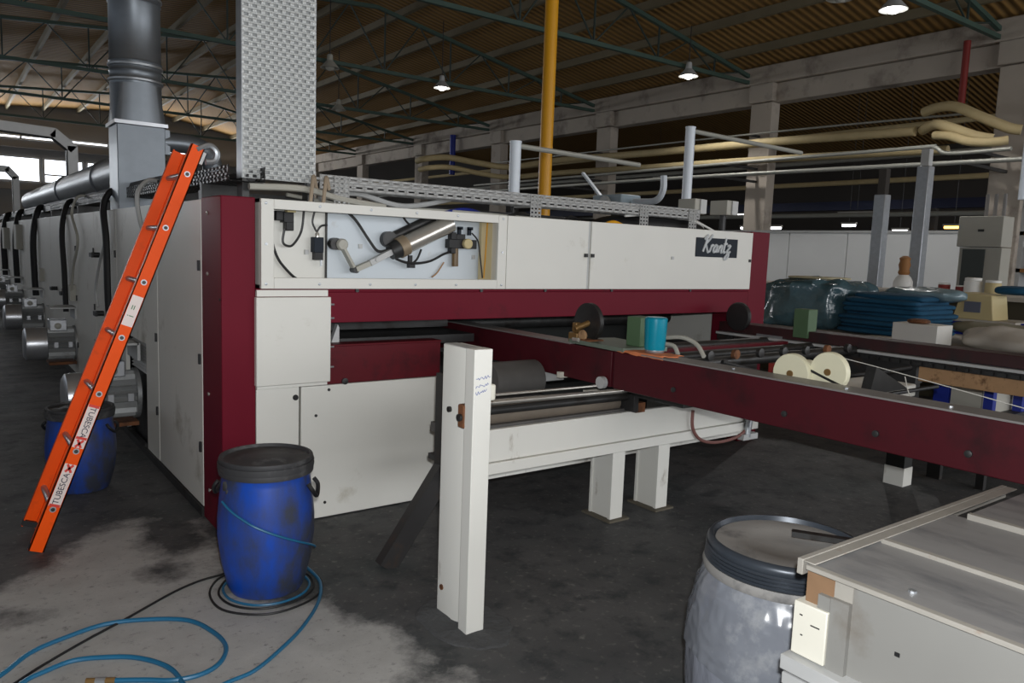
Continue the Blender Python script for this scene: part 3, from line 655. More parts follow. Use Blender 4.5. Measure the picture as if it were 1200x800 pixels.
tray_h(cs, (1.30, 4.42, 1.985), (1.30, 13.0, 1.985), (1, 0, 0), .085, .2, galvd=steel)
MB().tube([(1.34, 5.2, 2.06), (1.36, 7, 2.08), (1.34, 10, 2.07), (1.36, 24, 2.08)], .04, 8).build('cable_bundle', black, cs)
MB().tube([(1.45, 4.5, 2.02), (1.44, 8, 2.04), (1.45, 24, 2.03)], .03, 8).build('cable_bundle', black, cs)
MB().box(1.30, 1.50, 13.0, 30, 1.985, 2.06).build('tray_run', steel, cs)
for k in range(8): MB().box(1.28, 1.52, 4.9+k*2.6, 4.94+k*2.6, 1.865, 1.985).build('support', steel, cs)
# tall vertical perforated tray
trayw = M('zinc_face', (214, 217, 216), .5, .1, var=.1, scale=14); trayl = M('zinc_liner', (158, 160, 160), .6, .1, var=.15, scale=14)
vt = thing('vertical_cable_tray', 'tall wide perforated galvanised tray rising from the machine corner', 'cable tray', (1.6, 4.5, 2.0))
MB().perf((1.398, 4.50, 2.01), X_, Z_, .432, 5.44, .048, .026, .026, .018, True).build('perforated_face', trayw, vt, solid=.002)
MB().box(1.396, 1.400, 4.50, 4.60, 2.01, 7.45).build('side_flange', galv, vt); MB().box(1.828, 1.832, 4.50, 4.60, 2.01, 7.45).build('side_flange', galv, vt)
MB().box(1.405, 1.825, 4.512, 4.516, 2.01, 7.45).build('inner_liner', trayl, vt)
for xx in (1.40, 1.79): MB().box(xx, xx+.04, 4.51, 4.6, 1.865, 2.01).build('mounting_leg', steel, vt)
# arched trays at the left
at_ = thing('cable_tray', 'arched perforated tray stepping up from the far machine side', 'cable tray', (1.45, 12, 2.06))
def path_tray(t, pts, y, wd, mat=galvd):
    for a, b in zip(pts[:-1], pts[1:]):
        a, b = Vector(a), Vector(b); u = (b-a).normalized(); n = Vector((u.z, 0, -u.x))
        MB().perf((a.x, y, a.z), Y_, u, wd, (b-a).length, .05, .06, .026, .035, True).build('tray_bottom', mat, t, solid=.003)
        MB().obox(((a.x+b.x)/2+n.x*.05, y, (a.z+b.z)/2+n.z*.05), ((b-a).length, .004, .12), u, Y_, n).build('tray_side', mat, t)
        MB().obox(((a.x+b.x)/2+n.x*.05, y+wd, (a.z+b.z)/2+n.z*.05), ((b-a).length, .004, .12), u, Y_, n).build('tray_side', mat, t)
        MB().obox(((a.x+b.x)/2+n.x*.1, y+wd/2, (a.z+b.z)/2+n.z*.1), ((b-a).length, wd*.6, .04), u, Y_, n).build('cable_bundle', black, t)
path_tray(at_, [(-1.5, 12, 3.14), (1.28, 12, 3.02), (1.52, 12, 2.82), (1.52, 12, 2.06)], 11.9, .2)
at2 = thing('cable_tray', 'small upright perforated tray farther back, left of the arched one', 'cable tray', (1.4, 20, 2.06))
path_tray(at2, [(-.8, 20, 3.1), (1.25, 20, 3.05), (1.42, 20, 2.85), (1.42, 20, 2.06)], 19.9, .2)
# ------------------------------------------------------------------ air ducts
dv = thing('air_duct', 'vertical round galvanised duct standing on a square plenum box', 'duct', (1.42, 7.5, 1.865))
cx, cyy = 1.425, 7.53
MB().box(1.235, 1.615, 7.33, 7.73, 1.865, 2.60).build('plenum', duct_m, dv, bevel=.006)
MB().box(1.215, 1.635, 7.31, 7.75, 2.60, 2.63).build('flange', silver, dv)
tr = MB(); n = 48; lo = []; hi = []
for k in range(n):
    t = 2*PI*k/n; c_, s_ = math.cos(t), math.sin(t); q = .195/max(abs(c_), abs(s_))
    lo.append((cx+q*c_, cyy+q*s_, 2.63)); hi.append((cx+.205*c_, cyy+.205*s_, 2.95))
tr.add(lo+hi, [(k, (k+1) % n, n+(k+1) % n, n+k) for k in range(n)]); tr.build('transition', duct_m, dv, angle=60)
prof = [(.205, 2.95)]
for z in (2.98, 3.05, 3.13, 3.62, 3.70, 3.78, 4.6, 4.68): prof += [(.205, z), (.213, z+.012), (.205, z+.026)]
prof += [(.205, 7.0)]
MB().lathe((cx, cyy, 0), prof, 40).build('round_duct', duct_m, dv, angle=50)
for z in (2.97, 3.095, 3.66): MB().lathe((cx, cyy, z), [(.206, 0), (.22, .006), (.22, .022), (.206, .03)], 40).build('joint_band', galv, dv)
MB().tube([(1.60, 7.45, 2.49), (1.82, 7.40, 2.49), (1.97, 7.38, 2.43), (2.02, 7.36, 2.28), (2.02, 7.36, 1.87)], .085, 18).build('branch_elbow', duct_m, dv)
MB().box(1.615, 1.66, 7.36, 7.56, 2.38, 2.59).build('branch_flange', duct_m, dv)
MB().box(1.66, 1.95, 7.3, 7.5, 1.9, 2.2).build('damper_box', black, dv)
dh = thing('air_duct', 'horizontal round galvanised duct lying along the machine roof', 'duct', (1.42, 8.0, 1.865))
MB().lathe((1.45, 7.76, 2.24), [(.19, 0), (.19, 1.2), (.205, 1.21), (.205, 1.26), (.19, 1.27), (.19, 4.2), (.205, 4.21), (.205, 4.26), (.19, 4.27), (.19, 9.5)], 36, 'y').build('round_duct', duct_m, dh)
for y in (8.6, 11.4, 14.5): MB().box(1.30, 1.60, y, y+.05, 1.865, 2.07).build('saddle', steel, dh)
# cable drops down the machine side, all parts of the machine
def drop(y, pts, r, m_): P_(MB().tube([(XL-a, y+b, z) for a, b, z in pts], r, 8), 'cable_drop', m_)
drop(7.6, [(-.12, .1, 2.05), (-.02, .05, 2.04), (.05, .0, 1.9), (.05, -.1, 1.6), (.05, -.12, 1.1), (.03, -.12, .75)], .028, black)
drop(7.75, [(-.12, .1, 2.03), (-.02, .1, 2.02), (.04, .05, 1.88), (.04, -.1, 1.62), (.04, .2, 1.4), (.04, .45, 1.15), (.03, .42, .98)], .012, galvd)
drop(6.0, [(-.12, .2, 2.06), (-.02, .15, 2.06), (.06, .1, 1.95), (.05, .05, 1.75), (.03, -.1, 1.62)], .016, galvd)
drop(10.6, [(-.12, .1, 2.06), (-.02, 0, 2.0), (.05, -.1, 1.7), (.05, -.2, 1.2), (.05, -.25, .75)], .03, black)
drop(9.6, [(-.12, .1, 2.08), (-.02, .1, 2.06), (.04, .1, 1.88), (.04, -.3, 1.6), (.04, .1, 1.3), (.04, .3, 1.0)], .014, boxgrey)
drop(14.0, [(-.12, .1, 2.06), (-.02, 0, 2.0), (.06, -.1, 1.6), (.06, -.1, 1.0), (.05, -.1, .7)], .045, black)
drop(17.5, [(-.12, .1, 2.06), (-.02, 0, 2.0), (.06, -.1, 1.6), (.06, -.1, 1.0), (.05, -.1, .7)], .05, black)
drop(20.8, [(-.12, .1, 2.06), (-.02, 0, 2.0), (.06, -.1, 1.6), (.06, -.1, 1.0), (.05, -.1, .7)], .06, black)
for y, z in ((9.95, 1.0), (13.2, 1.05)): P_(MB().box(XL-.06, XL, y-.08, y+.08, z-.09, z+.09), 'switch_box', boxgrey)
for y, z in ((16.9, 1.6), (20.2, 1.55)): P_(MB().box(XL-.10, XL, y-.3, y+.3, z-.25, z+.2), 'control_box', boxgrey)

# ================================================================== RAILS IN FRONT
R0, R1, RB, RT = 3.0, 3.13, .908, 1.112
railm = M('rail_maroon', (72, 20, 28), 0.5, spec=0.25, var=0.16, scale=4, dirt=(50, 20, 24), dirt_amt=0.5, dirt_scale=4)
nr_ = thing('infeed_rail', 'maroon steel rail reaching out of the machine towards the lower right', 'rail', (R0, 2.0, RB))
MB().box(R0+.01, R1, 3.095, 4.95, RB, RT).build('rear_beam', railm, nr_, bevel=.004)
MB().box(R0, R1, .2, 3.065, RB, RT+.004).build('front_beam', railm, nr_, bevel=.004)
MB().box(R0+.03, R1-.02, 3.06, 3.10, RB+.02, RT-.01).build('joint', blackm, nr_)
MB().box(R0-.004, R0+.14, .2, 2.86, RT+.005, RT+.013).build('top_strip', M('grey_top_strip', (138, 134, 132), .45, .3, var=.15, scale=9), nr_)
MB().box(R0+.004, R0+.14, 3.45, 4.95, RT, RT+.008).build('top_strip', MATS['grey_top_strip'], nr_)
MB().prism([(3.0, 3.0), (3.30, 2.95), (3.34, 3.42), (3.02, 3.48)], 'z', RT+.006, RT+.03).build('mounting_plate', M('green_grey_plate', (112, 124, 112), .5, .2, var=.1), nr_)
for y in (1.97, 1.55, 1.2, .9, 2.62): MB().lathe((R0, y, .975), [(.014, 0), (.014, -.008), (.008, -.010)], 12, 'x').build('bolt', steel, nr_)
for y in (1.72, 2.3, 1.3): MB().lathe((R0+.05, y, RT+.013), [(.008, 0), (.008, .006)], 8).build('bolt', galv, nr_)
MB().box(R1, R1+.06, .2, 4.95, RB+.03, RB+.08).build('chain_channel', blackm, nr_)
MB().cyl((R0+.0, 3.14, .93), (R0-.03, 3.14, .93), .035, n=14).build('pin', galvd, nr_)
MB().box(R0+.12, R0+.30, .2, 4.9, RT-.05, RT-.03).build('guide_track', steel, nr_)
# hand wheel
hw = thing('hand_wheel', 'dark round hand wheel with a brass mechanism standing on the rail', 'hand wheel', (3.08, 3.40, RT))
MB().lathe((3.10, 3.40, 1.245), [(.085, .0), (.105, -.012), (.116, -.012), (.116, .016), (.10, .02), (.085, .012)], 36, 'x').build('wheel_rim', steel, hw)
MB().lathe((3.115, 3.40, 1.245), [(.012, 0), (.09, .0), (.09, .008), (.012, .008)], 36, 'x').build('wheel_disc', blackm, hw)
MB().cyl((3.02, 3.43, 1.205), (3.12, 3.40, 1.245), .018, n=12).build('shaft', brass, hw)
MB().box(3.03, 3.09, 3.42, 3.50, 1.12, 1.18).box(3.04, 3.08, 3.44, 3.48, 1.18, 1.24).build('gear_block', brass, hw, bevel=.006)
MB().lathe((3.03, 3.38, 1.17), [(.03, 0), (.035, .01), (.03, .02)], 14, 'x').build('gear', tan, hw)
MB().box(3.02, 3.14, 3.30, 3.46, 1.12, 1.15).build('bracket', rust, hw, bevel=.006)
MB().cyl((3.0, 3.42, 1.145), (3.0, 3.37, 1.145), .012, n=10).build('bolt', chrome, hw)
# green block, turquoise canister, rag
g1 = MB().box(3.13, 3.24, 3.0, 3.11, RT+.03, 1.308).build('sensor_block', greenb, at=(3.18, 3.05, RT+.03), bevel=.005)
tag(g1, 'small green block standing left of the turquoise canister', 'block')
cn = thing('canister', 'turquoise plastic canister standing on the orange rag', 'canister', (3.10, 2.86, 1.13))
MB().lathe((3.10, 2.86, 0), [(.053, 1.148), (.056, 1.16), (.061, 1.30), (.061, 1.318), (.052, 1.325)], 32).build('body', cyan, cn)
MB().lathe((3.10, 2.86, 0), [(.050, 1.133), (.053, 1.140), (.053, 1.148)], 32).build('rim', galv, cn)
rg_ = MB(); nn = 16
for j in range(nn+1):
    for i in range(nn+1):
        u_, v_ = i/nn, j/nn; x_ = 2.995+.17*u_; y_ = 2.70+.34*v_+.02*math.sin(9*u_); z_ = RT+.016+.006*abs(noise.noise(Vector((x_*18, y_*18, 0))))
        if u_ < .08: z_ -= .012+.012*noise.noise(Vector((0, y_*14, 3)))
        rg_.v.append((x_, y_, z_))
rg_.f = [(j*(nn+1)+i, j*(nn+1)+i+1, (j+1)*(nn+1)+i+1, (j+1)*(nn+1)+i) for j in range(nn) for i in range(nn)]
tag(rg_.build('rag', ragm, at=(3.08, 2.87, RT+.014), solid=.003), 'orange cloth rag spread on the rail under the canister', 'rag')
# nylon guide wheels
def gwheel(x, y, z, r, label, two):
    t = thing('guide_wheel', label, 'wheel', (x, y, z-r), 'ivory guide wheels on the rail')
    MB().lathe((x, y, z), [(.012, 0), (r*.96, 0), (r, .006), (r, .03), (r*.94, .036), (.012, .036)], 36, 'x').build('disc', nylon, t)
    MB().lathe((x-.006, y, z), [(.016, 0), (.016, .05)], 12, 'x').build('hub', brass, t)
    if two: MB().lathe((x+.05, y-.03, z-.02), [(.012, 0), (r*.9, 0), (r*.9, .05), (.012, .05)], 32, 'x').build('rear_disc', nylon, t)
    MB().cyl((x+.0, y, z), (x+.14, y, z), .01, n=10).build('axle', steel, t)
    MB().box(x+.09, x+.13, y-.02, y+.02, RT-.06, z+.01).build('bracket', steel, t)
gwheel(3.17, 2.07, 1.13, .095, 'lower ivory guide wheel half hidden by the rail edge', True)
gwheel(3.20, 1.90, 1.16, .092, 'round ivory guide wheel with visible hub right of the half hidden one', False)
# hoses behind the canister
for k, (pts, r, lab, m_) in enumerate((([(3.25, 2.92, 1.20), (3.25, 2.80, 1.215), (3.25, 2.70, 1.19), (3.22, 2.62, 1.135)], .012, 'upper grey hose curving beside the canister', boxgrey),
                                       ([(3.22, 2.90, 1.17), (3.22, 2.83, 1.165), (3.20, 2.78, 1.125)], .012, 'lower short grey hose beside the canister', boxgrey),
                                       ([(3.19, 2.02, 1.17), (3.20, 1.92, 1.135), (3.18, 1.78, 1.10)], .006, 'black strap passing over the ivory wheels', black))):
    tag(MB().tube(pts, r, 8).build('hose', m_, at=pts[0]), lab, 'hose')
for k, (pts, lab) in enumerate((([(3.5, 2.086, 1.203), (3.5, 1.783, 1.17), (3.5, 1.20, 1.094), (3.5, .8, 1.04)], 'upper white cord stretched along between the two rails'),
                                ([(3.5, 1.70, 1.15), (3.40, 1.62, 1.08), (3.30, 1.50, 1.02), (3.28, 1.0, .98)], 'lower white cord slanting down behind the rail'))):
    tag(MB().tube(pts, .0022, 6, 4).build('cord', cord_m, at=pts[0]), lab, 'cord')
# far rail
fr_ = thing('infeed_rail', 'dark maroon far rail parallel to the near one with a rusty lower strip', 'rail', (5.4, 2.0, .87))
MB().box(5.40, 5.60, .4, 4.25, 1.035, 1.115).build('top_beam', M('greasy_maroon', (58, 28, 30), .5, var=.3, scale=6, dirt=(36, 30, 30), dirt_amt=.6, dirt_scale=5), fr_, bevel=.004)
MB().box(5.36, 5.44, .4, 4.25, 1.012, 1.030).build('lip', galvd, fr_)
MB().box(5.38, 5.55, .4, 4.25, .965, 1.01).build('chain_channel', blackm, fr_)
for k in range(48): MB().box(5.352, 5.372, .55+k*.075, .60+k*.075, .975, 1.0).build('chain_link', steel, fr_)
MB().box(5.37, 5.40, .4, 2.52, .868, .968).build('rusty_strip', tan, fr_, bevel=.004)
MB().box(5.40, 5.5, 2.55, 4.25, .84, .965).build('lower_channel', blackm, fr_)
MB().box(5.74, 5.86, 2.73, 2.87, .14, .965).build('leg', darkin, fr_)
MB().box(5.50, 5.86, 2.74, 2.86, .90, .965).build('cross_arm', darkin, fr_)
MB().box(5.735, 5.865, 2.725, 2.875, .0, .14).build('foot', cream2, fr_)
MB().box(5.38, 5.5, 3.39, 3.52, 1.06, 1.285).build('green_block', greenb, fr_, bevel=.005)
MB().lathe((5.36, 4.04, 1.175), [(.012, 0), (.11, 0), (.12, .01), (.12, .03), (.012, .03)], 32, 'x').build('wheel', blackm, fr_)
MB().box(5.39, 5.46, 3.62, 3.86, .99, 1.05).build('chain_guard', galv, fr_)
# frame and mechanism between the rails
mid = thing('infeed_mechanism', 'dark greasy mechanism with cream cross beam between the two rails', 'machine part', (4.2, 3.0, .8))
MB().box(3.7, 5.0, 2.35, 2.75, .82, .90).build('cross_beam', cream2, mid, bevel=.01)
MB().box(3.35, 5.36, 2.85, 3.35, .80, .84).build('drip_tray', steel, mid)
for y, z in ((3.0, 1.02), (3.35, 1.00), (3.75, 1.0)): MB().cyl((3.15, y, z), (5.38, y, z), .035, n=16).build('roller', steel, mid)
MB().box(3.6, 5.3, 3.5, 3.56, .9, 1.03).build('cross_bar', maroon2, mid)
MB().box(3.6, 4.2, 2.98, 3.12, .95, 1.03).build('drive_housing', blackm, mid, bevel=.01)
MB().box(4.05, 4.35, 2.72, 2.80, .93, 1.03).build('red_cover', redp, mid, bevel=.006)
for k in range(7):
    xx = 3.7+k*.22; MB().lathe((xx, 2.95-.02*k, 1.07), [(.012, 0), (.03, .004), (.03, .03), (.012, .035)], 14, 'y').build('pulley', [steel, rust, blackm, steel][k % 4], mid)
MB().tube([(3.35, 2.6, 1.10), (3.8, 2.5, 1.0), (4.4, 2.45, .98), (5.0, 2.4, 1.0)], .014, 8).build('cable', black, mid)
MB().tube([(3.6, 2.3, 1.05), (3.85, 2.1, .95), (4.1, 2.15, .93), (4.5, 2.0, .98)], .012, 8).build('cable', black, mid)
MB().prism([(4.3, .90), (4.75, .90), (4.35, 1.06)], 'y', 2.28, 2.34).build('guard', steel, mid)

# ================================================================== WHITE SUPPORT FRAME
sp_ = thing('support_post', 'free-standing cream painted channel post beside the blue drum', 'post', (1.8, 2.73, 0))
MB().prism([(1.765, 2.87), (1.765, 2.745), (1.785, 2.685), (1.86, 2.685), (1.86, 2.87)], 'z', 0.0, 1.236).build('channel', cream2, sp_, bevel=.003)
MB().prism([(1.775, 2.684), (1.775, 2.659), (1.83, 2.659), (1.83, 2.684)], 'z', .02, 1.22).build('dark_gap', blackm, sp_)
ffl = MB().box(1.745, 1.835, 2.592, 2.658, 0.0, 1.243).build('front_flange', cream2, sp_, bevel=.003)
MB().box(1.768, 1.832, 2.60, 2.865, 1.235, 1.2385).build('top_plate', galvd, sp_)
MB().lathe((1.765, 2.80, .955), [(.013, 0), (.013, -.012)], 10, 'x').build('bolt', steel, sp_)
MB().lathe((1.765, 2.83, .13), [(.013, 0), (.013, -.006)], 10, 'x').build('bolt', rust, sp_)
MB().lathe((1.785, 2.69, 1.09), [(.009, 0), (.009, -.006)], 10, 'x').build('bolt', steel, sp_)
sk = MB().box(1.738, 1.80, 2.653, 2.70, .90, 1.0).build('socket', rust, sp_, bevel=.006)
MB().lathe((1.738, 2.676, .945), [(.016, 0), (.016, -.012)], 12, 'x').build('socket_pin', steel, sk)
MB().box(1.835, 1.865, 2.60, 2.64, 1.02, 1.09).build('rod_clamp', creamb, sp_, bevel=.008)
scr = MB()
for ln, (z, n_) in enumerate(((1.115, 9), (1.085, 8), (1.058, 7))):
    random.seed(20+ln)
    pts = [(1.754+k*.0042, 2.5905, z+.0008*k+random.uniform(-.006, .008)) for k in range(n_*2)]
    scr.tube(pts, .0011, 4, 3)
scr.build('handwriting', ink, ffl)
# floor plinth around the post
tag(MB().lump((1.82, 2.72, .0), (.36, .52, .03), 2.2, .03, 7, 5, 20).build('concrete_patch', M('patch_concrete', (74, 75, 76), .95, var=.3, scale=9, bump=.5, bscale=30), at=(1.8, 2.75, 0)), 'low rough concrete patch around the foot of the cream post', 'concrete patch')
sf = thing('roller_stand', 'low cream beam frame with short double legs and dark rollers under the rails', 'frame', (3.3, 3.35, 0))
MB().box(2.10, 4.66, 3.28, 3.31, .52, .697).build('front_beam', cream2, sf, bevel=.003)
MB().box(2.10, 4.66, 3.265, 3.31, .455, .516).build('beam_flange', cream2, sf, bevel=.003)
MB().box(2.40, 4.95, 3.58, 3.62, .315, .40).build('rear_beam', cream2, sf, bevel=.003)
MB().box(2.12, 4.66, 3.31, 3.58, .50, .53).build('beam_web', steel, sf)
for xx in (3.285, 3.695):
    lg = MB().box(xx, xx+.105, 3.32, 3.345, 0, .455).box(xx+.01, xx+.035, 3.345, 3.50, 0, .455).box(xx, xx+.105, 3.50, 3.52, 0, .455).build('leg', cream2, sf, bevel=.002)
    MB().box(xx-.03, xx+.14, 3.29, 3.55, 0, .012).build('foot_plate', M('dusty_foot', (96, 90, 78), .9, var=.2), lg)
MB().cyl((2.15, 3.40, .755), (3.35, 3.40, .745), .06, n=18).build('roller', M('dusty_roller', (116, 106, 94), .7, var=.25, scale=9), sf)
MB().cyl((2.15, 3.30, .845), (3.36, 3.30, .828), .016, n=12).build('rod', chrome, sf)
MB().cyl((2.15, 3.30, .80), (3.36, 3.30, .79), .022, n=12).build('rod', steel, sf)
MB().cyl((2.15, 3.36, .87), (3.36, 3.36, .86), .008, n=10).build('rod', chrome, sf)
MB().box(2.12, 3.4, 3.32, 3.56, .66, .71).build('trough', M('dull_trough', (92, 90, 88), .6, .2, var=.25, scale=8), sf)
MB().box(3.36, 3.40, 3.24, 3.5, .70, .92).build('roller_end_plate', blackm, sf, bevel=.004)
MB().box(3.40, 3.48, 3.26, 3.30, .69, .75).build('rusty_bracket', rust, sf)
for xx, z in ((2.98, .90), (2.95, .735), (3.20, .77)): MB().box(xx, xx+.11, 3.50, 3.53, z, z+.035).build('clip', creamb, sf)
MB().box(2.075, 2.095, 3.36, 3.44, .4, 1.0).build('black_upright', blackm, sf)
MB().bar((2.16, 3.40, .55), (1.79, 3.43, .0), .07, .10).build('diagonal_brace', blackm, sf)
MB().cyl((2.62, 3.75, .86), (2.98, 3.75, .86), .12, n=24).build('dark_roller', MATS['dull_trough'] if 'dull_trough' in MATS else steel, sf)
MB().box(2.75, 3.2, 3.72, 3.9, .84, .95).build('duct_end', galvd, sf)
MB().tube([(3.92, 3.25, .66), (3.93, 3.25, .54), (4.02, 3.25, .45), (4.19, 3.25, .413), (4.40, 3.25, .425), (4.52, 3.25, .48), (4.55, 3.25, .55)], .011, 8).build('red_hose', M('dull_red_hose', (126, 84, 78), .6), sf)
MB().cyl((4.50, 3.24, .42), (4.52, 3.24, .55), .025, n=12).build('valve', galv, sf)
MB().box(4.44, 4.60, 3.22, 3.27, .40, .44).build('valve_block', galvd, sf)

# ================================================================== DRUMS
def drum_blue(cx, cy, label, s=1.0, h=1.0):
    t = thing('plastic_drum', label, 'drum', (cx, cy, 0), 'blue plastic drums')
    MB().lathe((cx, cy, 0), [(.13*s, .0), (.165*s, .004), (.178*s, .03), (.207*s, .15), (.222*s, .28), (.222*s, .36), (.213*s, .46), (.203*s, .54), (.198*s, .575), (.205*s, .585), (.19*s, .60)], 48).build('body', bluep, t, angle=50)
    l = MB().lathe((cx, cy, 0), [(.205*s, .572), (.216*s, .576), (.218*s, .605), (.213*s, .612), (.213*s, .632), (.216*s, .640), (.212*s, .652), (.198*s, .654), (.192*s, .640), (.12*s, .640), (.115*s, .645), (.02, .645)], 48).build('lid', lidm, t, angle=50)
    MB().lathe((cx, cy, 0), [(.219*s, .600), (.2195*s, .604), (.2195*s, .626), (.219*s, .63)], 48).build('clamp_ring', lidm, l)
    for sg in (-1, 1):
        a = math.radians(-36.7 if sg > 0 else 143.3); dx, dy = math.cos(a), math.sin(a); tx, ty = -dy, dx
        R = .212*s
        MB().tube([(cx+dx*R+tx*.05, cy+dy*R+ty*.05, .53), (cx+dx*(R+.02)+tx*.05, cy+dy*(R+.02)+ty*.05, .50), (cx+dx*(R+.028), cy+dy*(R+.028), .46), (cx+dx*(R+.02)-tx*.05, cy+dy*(R+.02)-ty*.05, .50), (cx+dx*R-tx*.05, cy+dy*R-ty*.05, .53)], .010, 8).build('handle', black, t)
    if h != 1.0:
        for c in list(t.children)+[k for q in t.children for k in q.children]:
            for v in c.data.vertices: v.co.z *= h
    return t
bd = drum_blue(1.205, 3.53, 'blue plastic drum with black lid in front of the maroon column')
MB().lump((1.045, 3.50, .50), (.09, .10, .12), 2.2, .025, 30, 4, 14).build('caked_dirt', lidm, bd)
drum_blue(.69, 5.6, 'blue plastic drum standing behind the orange ladder', .93, .84)
# rope around the near drum
rp = []
for k in range(15):
    a = math.radians(192+k*10.9); z = .47-.30*(k/14)
    R = .224 if .25 < z < .4 else (.219 if z > .3 else .2235-.05*max(0, .25-z))
    rp.append((1.205+(R+.006)*math.cos(a), 3.53+(R+.006)*math.sin(a), z))
tag(MB().tube(rp, .0055, 6, 4).build('hose', hoseb, at=rp[0]), 'thin blue hose slung diagonally across the near blue drum', 'hose')
gx0, gy0 = 2.245, 1.425
gd = thing('plastic_drum', 'grey drum wrapped in clear film beside the metal bench', 'drum', (gx0, gy0, 0))
MB().lathe((gx0, gy0, 0), [(.21, 0), (.26, .005), (.285, .05), (.308, .2), (.312, .34), (.303, .45), (.284, .55), (.258, .615), (.248, .64), (.24, .64)], 56).build('body', greyp, gd, angle=60)
MB().lathe((gx0, gy0, 0), [(.250, .612), (.268, .615), (.272, .632), (.266, .645), (.25, .648)], 56).build('collar', greylid, gd, angle=50)
gl = MB().lathe((gx0, gy0, 0), [(.25, .640), (.262, .643), (.267, .650), (.260, .655), (.266, .661), (.259, .666), (.265, .673), (.258, .678), (.264, .685), (.258, .691), (.263, .699), (.260, .712), (.254, .722), (.243, .724), (.236, .705), (.02, .703)], 64).build('lid', ringm, gd, angle=50)
MB().lathe((gx0, gy0, 0), [(.235, .704), (.232, .709), (.14, .712), (.13, .706), (.02, .708)], 56).build('lid_top', greylid, gl, angle=50)
fw_ = MB(); nu_, nv_ = 150, 46
def drum_r(z):
    pr_ = [(.285, .05), (.308, .2), (.312, .34), (.303, .45), (.284, .55), (.258, .615), (.252, .63)]
    for (r0, z0), (r1, z1) in zip(pr_[:-1], pr_[1:]):
        if z0 <= z <= z1: return r0+(r1-r0)*(z-z0)/(z1-z0)
    return pr_[-1][0]
for j in range(nv_+1):
    for i in range(nu_):
        t = 2*PI*i/nu_; z = .33+.285*j/nv_+.018*math.sin(3*t)*(1-j/nv_)
        q = Vector((math.cos(t)*7+z*6, math.sin(t)*7, z*4)); n1 = 1-abs(noise.noise(q)*2); n2 = 1-abs(noise.noise(q*2.3+Vector((3, 8, 1)))*2)
        rr = drum_r(max(.06, min(.62, z)))+.003+.0050*max(0, n1)**3+.0022*max(0, n2)**3
        fw_.v.append((gx0+rr*math.cos(t), gy0+rr*math.sin(t), z))
fw_.f = [(j*nu_+i, j*nu_+(i+1) % nu_, (j+1)*nu_+(i+1) % nu_, (j+1)*nu_+i) for j in range(nv_) for i in range(nu_)]
fw_.build('film_wrap', M('crinkled_film', (118, 122, 130), .22, var=.12, scale=6, dirt=(158, 160, 162), dirt_amt=.4, dirt_scale=6, spec=.6), gd, angle=70)
tag(MB().bar((2.29, 1.44, .735), (2.40, 1.27, .735), .03, .018).build('steel_strip', steel, at=(2.2, 1.4, .73)), 'short dark strip lying on the lid of the grey drum', 'strip')

# ================================================================== LADDER
ld = thing('ladder', 'orange ladder leaning against the machine side with stickers on its stile', 'ladder', (.34, 4.74, 0))
A0, A1 = Vector((.336, 0, 0.01)), Vector((1.165, 0, 2.16)); du = (A1-A0).normalized(); dn = Vector((du.z, 0, -du.x))
def stile(y):
    mb = MB(); p0 = A0+Y_*y; p1 = A1+Y_*y; c = (p0+p1)/2; L = (p1-p0).length
    mb.obox(c, (L, .006, .072), du, Y_, dn)
    mb.obox(c+dn*.033+Y_*(.012 if y < 4.7 else -.012), (L, .03, .006), du, Y_, dn); mb.obox(c-dn*.033+Y_*(.012 if y < 4.7 else -.012), (L, .03, .006), du, Y_, dn)
    return mb.build('stile', orange, ld)
s1 = stile(4.52); s2 = stile(4.952)
MB().obox(A0+Y_*4.535+du*.02, (.03, .035, .074), du, Y_, dn).build('foot', black, ld); MB().obox(A0+Y_*4.94+du*.02, (.03, .035, .074), du, Y_, dn).build('foot', black, ld)
L_ = (A1-A0).length; k = 0; s = .228
while s < L_-.05:
    p = A0+du*s
    MB().cyl(p+Y_*4.515, p+Y_*4.957, .016, n=12).build('rung', galv, ld)
    MB().lathe((p.x, 4.517, p.z), [(.010, 0), (.010, -.006)], 10, 'y').build('rung_end', steel, s1)
    s += .318
MB().obox(A1-du*.05+Y_*4.545+dn*.03, (.07, .03, .05), du, Y_, dn).build('top_bracket', galvd, ld)
MB().tube([A1-du*.02+Y_*4.53, A1+Vector((.06, 0, .01))+Y_*4.53, A1+Vector((.10, 0, -.02))+Y_*4.53, A1+Vector((.09, 0, -.07))+Y_*4.53, A1+Vector((.04, 0, -.08))+Y_*4.53], .018, 8).build('hook', galv, ld)
def stick(s0, s1_, mat, nm='sticker', wd=.056, d=.0012):
    c = A0+du*((s0+s1_)/2)+Y_*(4.517-d)
    return MB().obox(c, (s1_-s0, .001, wd), du, Y_, dn).build(nm, mat, s1)
stick(1.25, 1.42, sticker)
stick(.565, .80, sticker); stick(.245, .475, sticker)
for a, b in ((.568, .608), (.432, .472)):
    c = A0+du*((a+b)/2)+Y_*4.5145
    MB().obox(c, (.05, .001, .012), du+dn*.7, Y_, dn-du*.7).obox(c, (.05, .001, .012), du-dn*.7, Y_, dn+du*.7).build('print', redst, s1)
for a in (.795, .618, .250):
    MB().obox(A0+du*a+Y_*4.5145, (.014, .001, .052), du, Y_, dn).build('print', redst, s1)
NY = Vector((0, -1, 0))
text_mesh('print', 'TUBESCA', dkink, s1, A0+du*.705+Y_*4.514, -du, NY.cross(-du), .040)
text_mesh('print', 'TUBESCA', dkink, s1, A0+du*.342+Y_*4.514, du, NY.cross(du), .040)
text_mesh('print', 'i  =', M('green_print', (60, 120, 80), .6), s1, A0+du*1.335+Y_*4.514, du, NY.cross(du), .05)

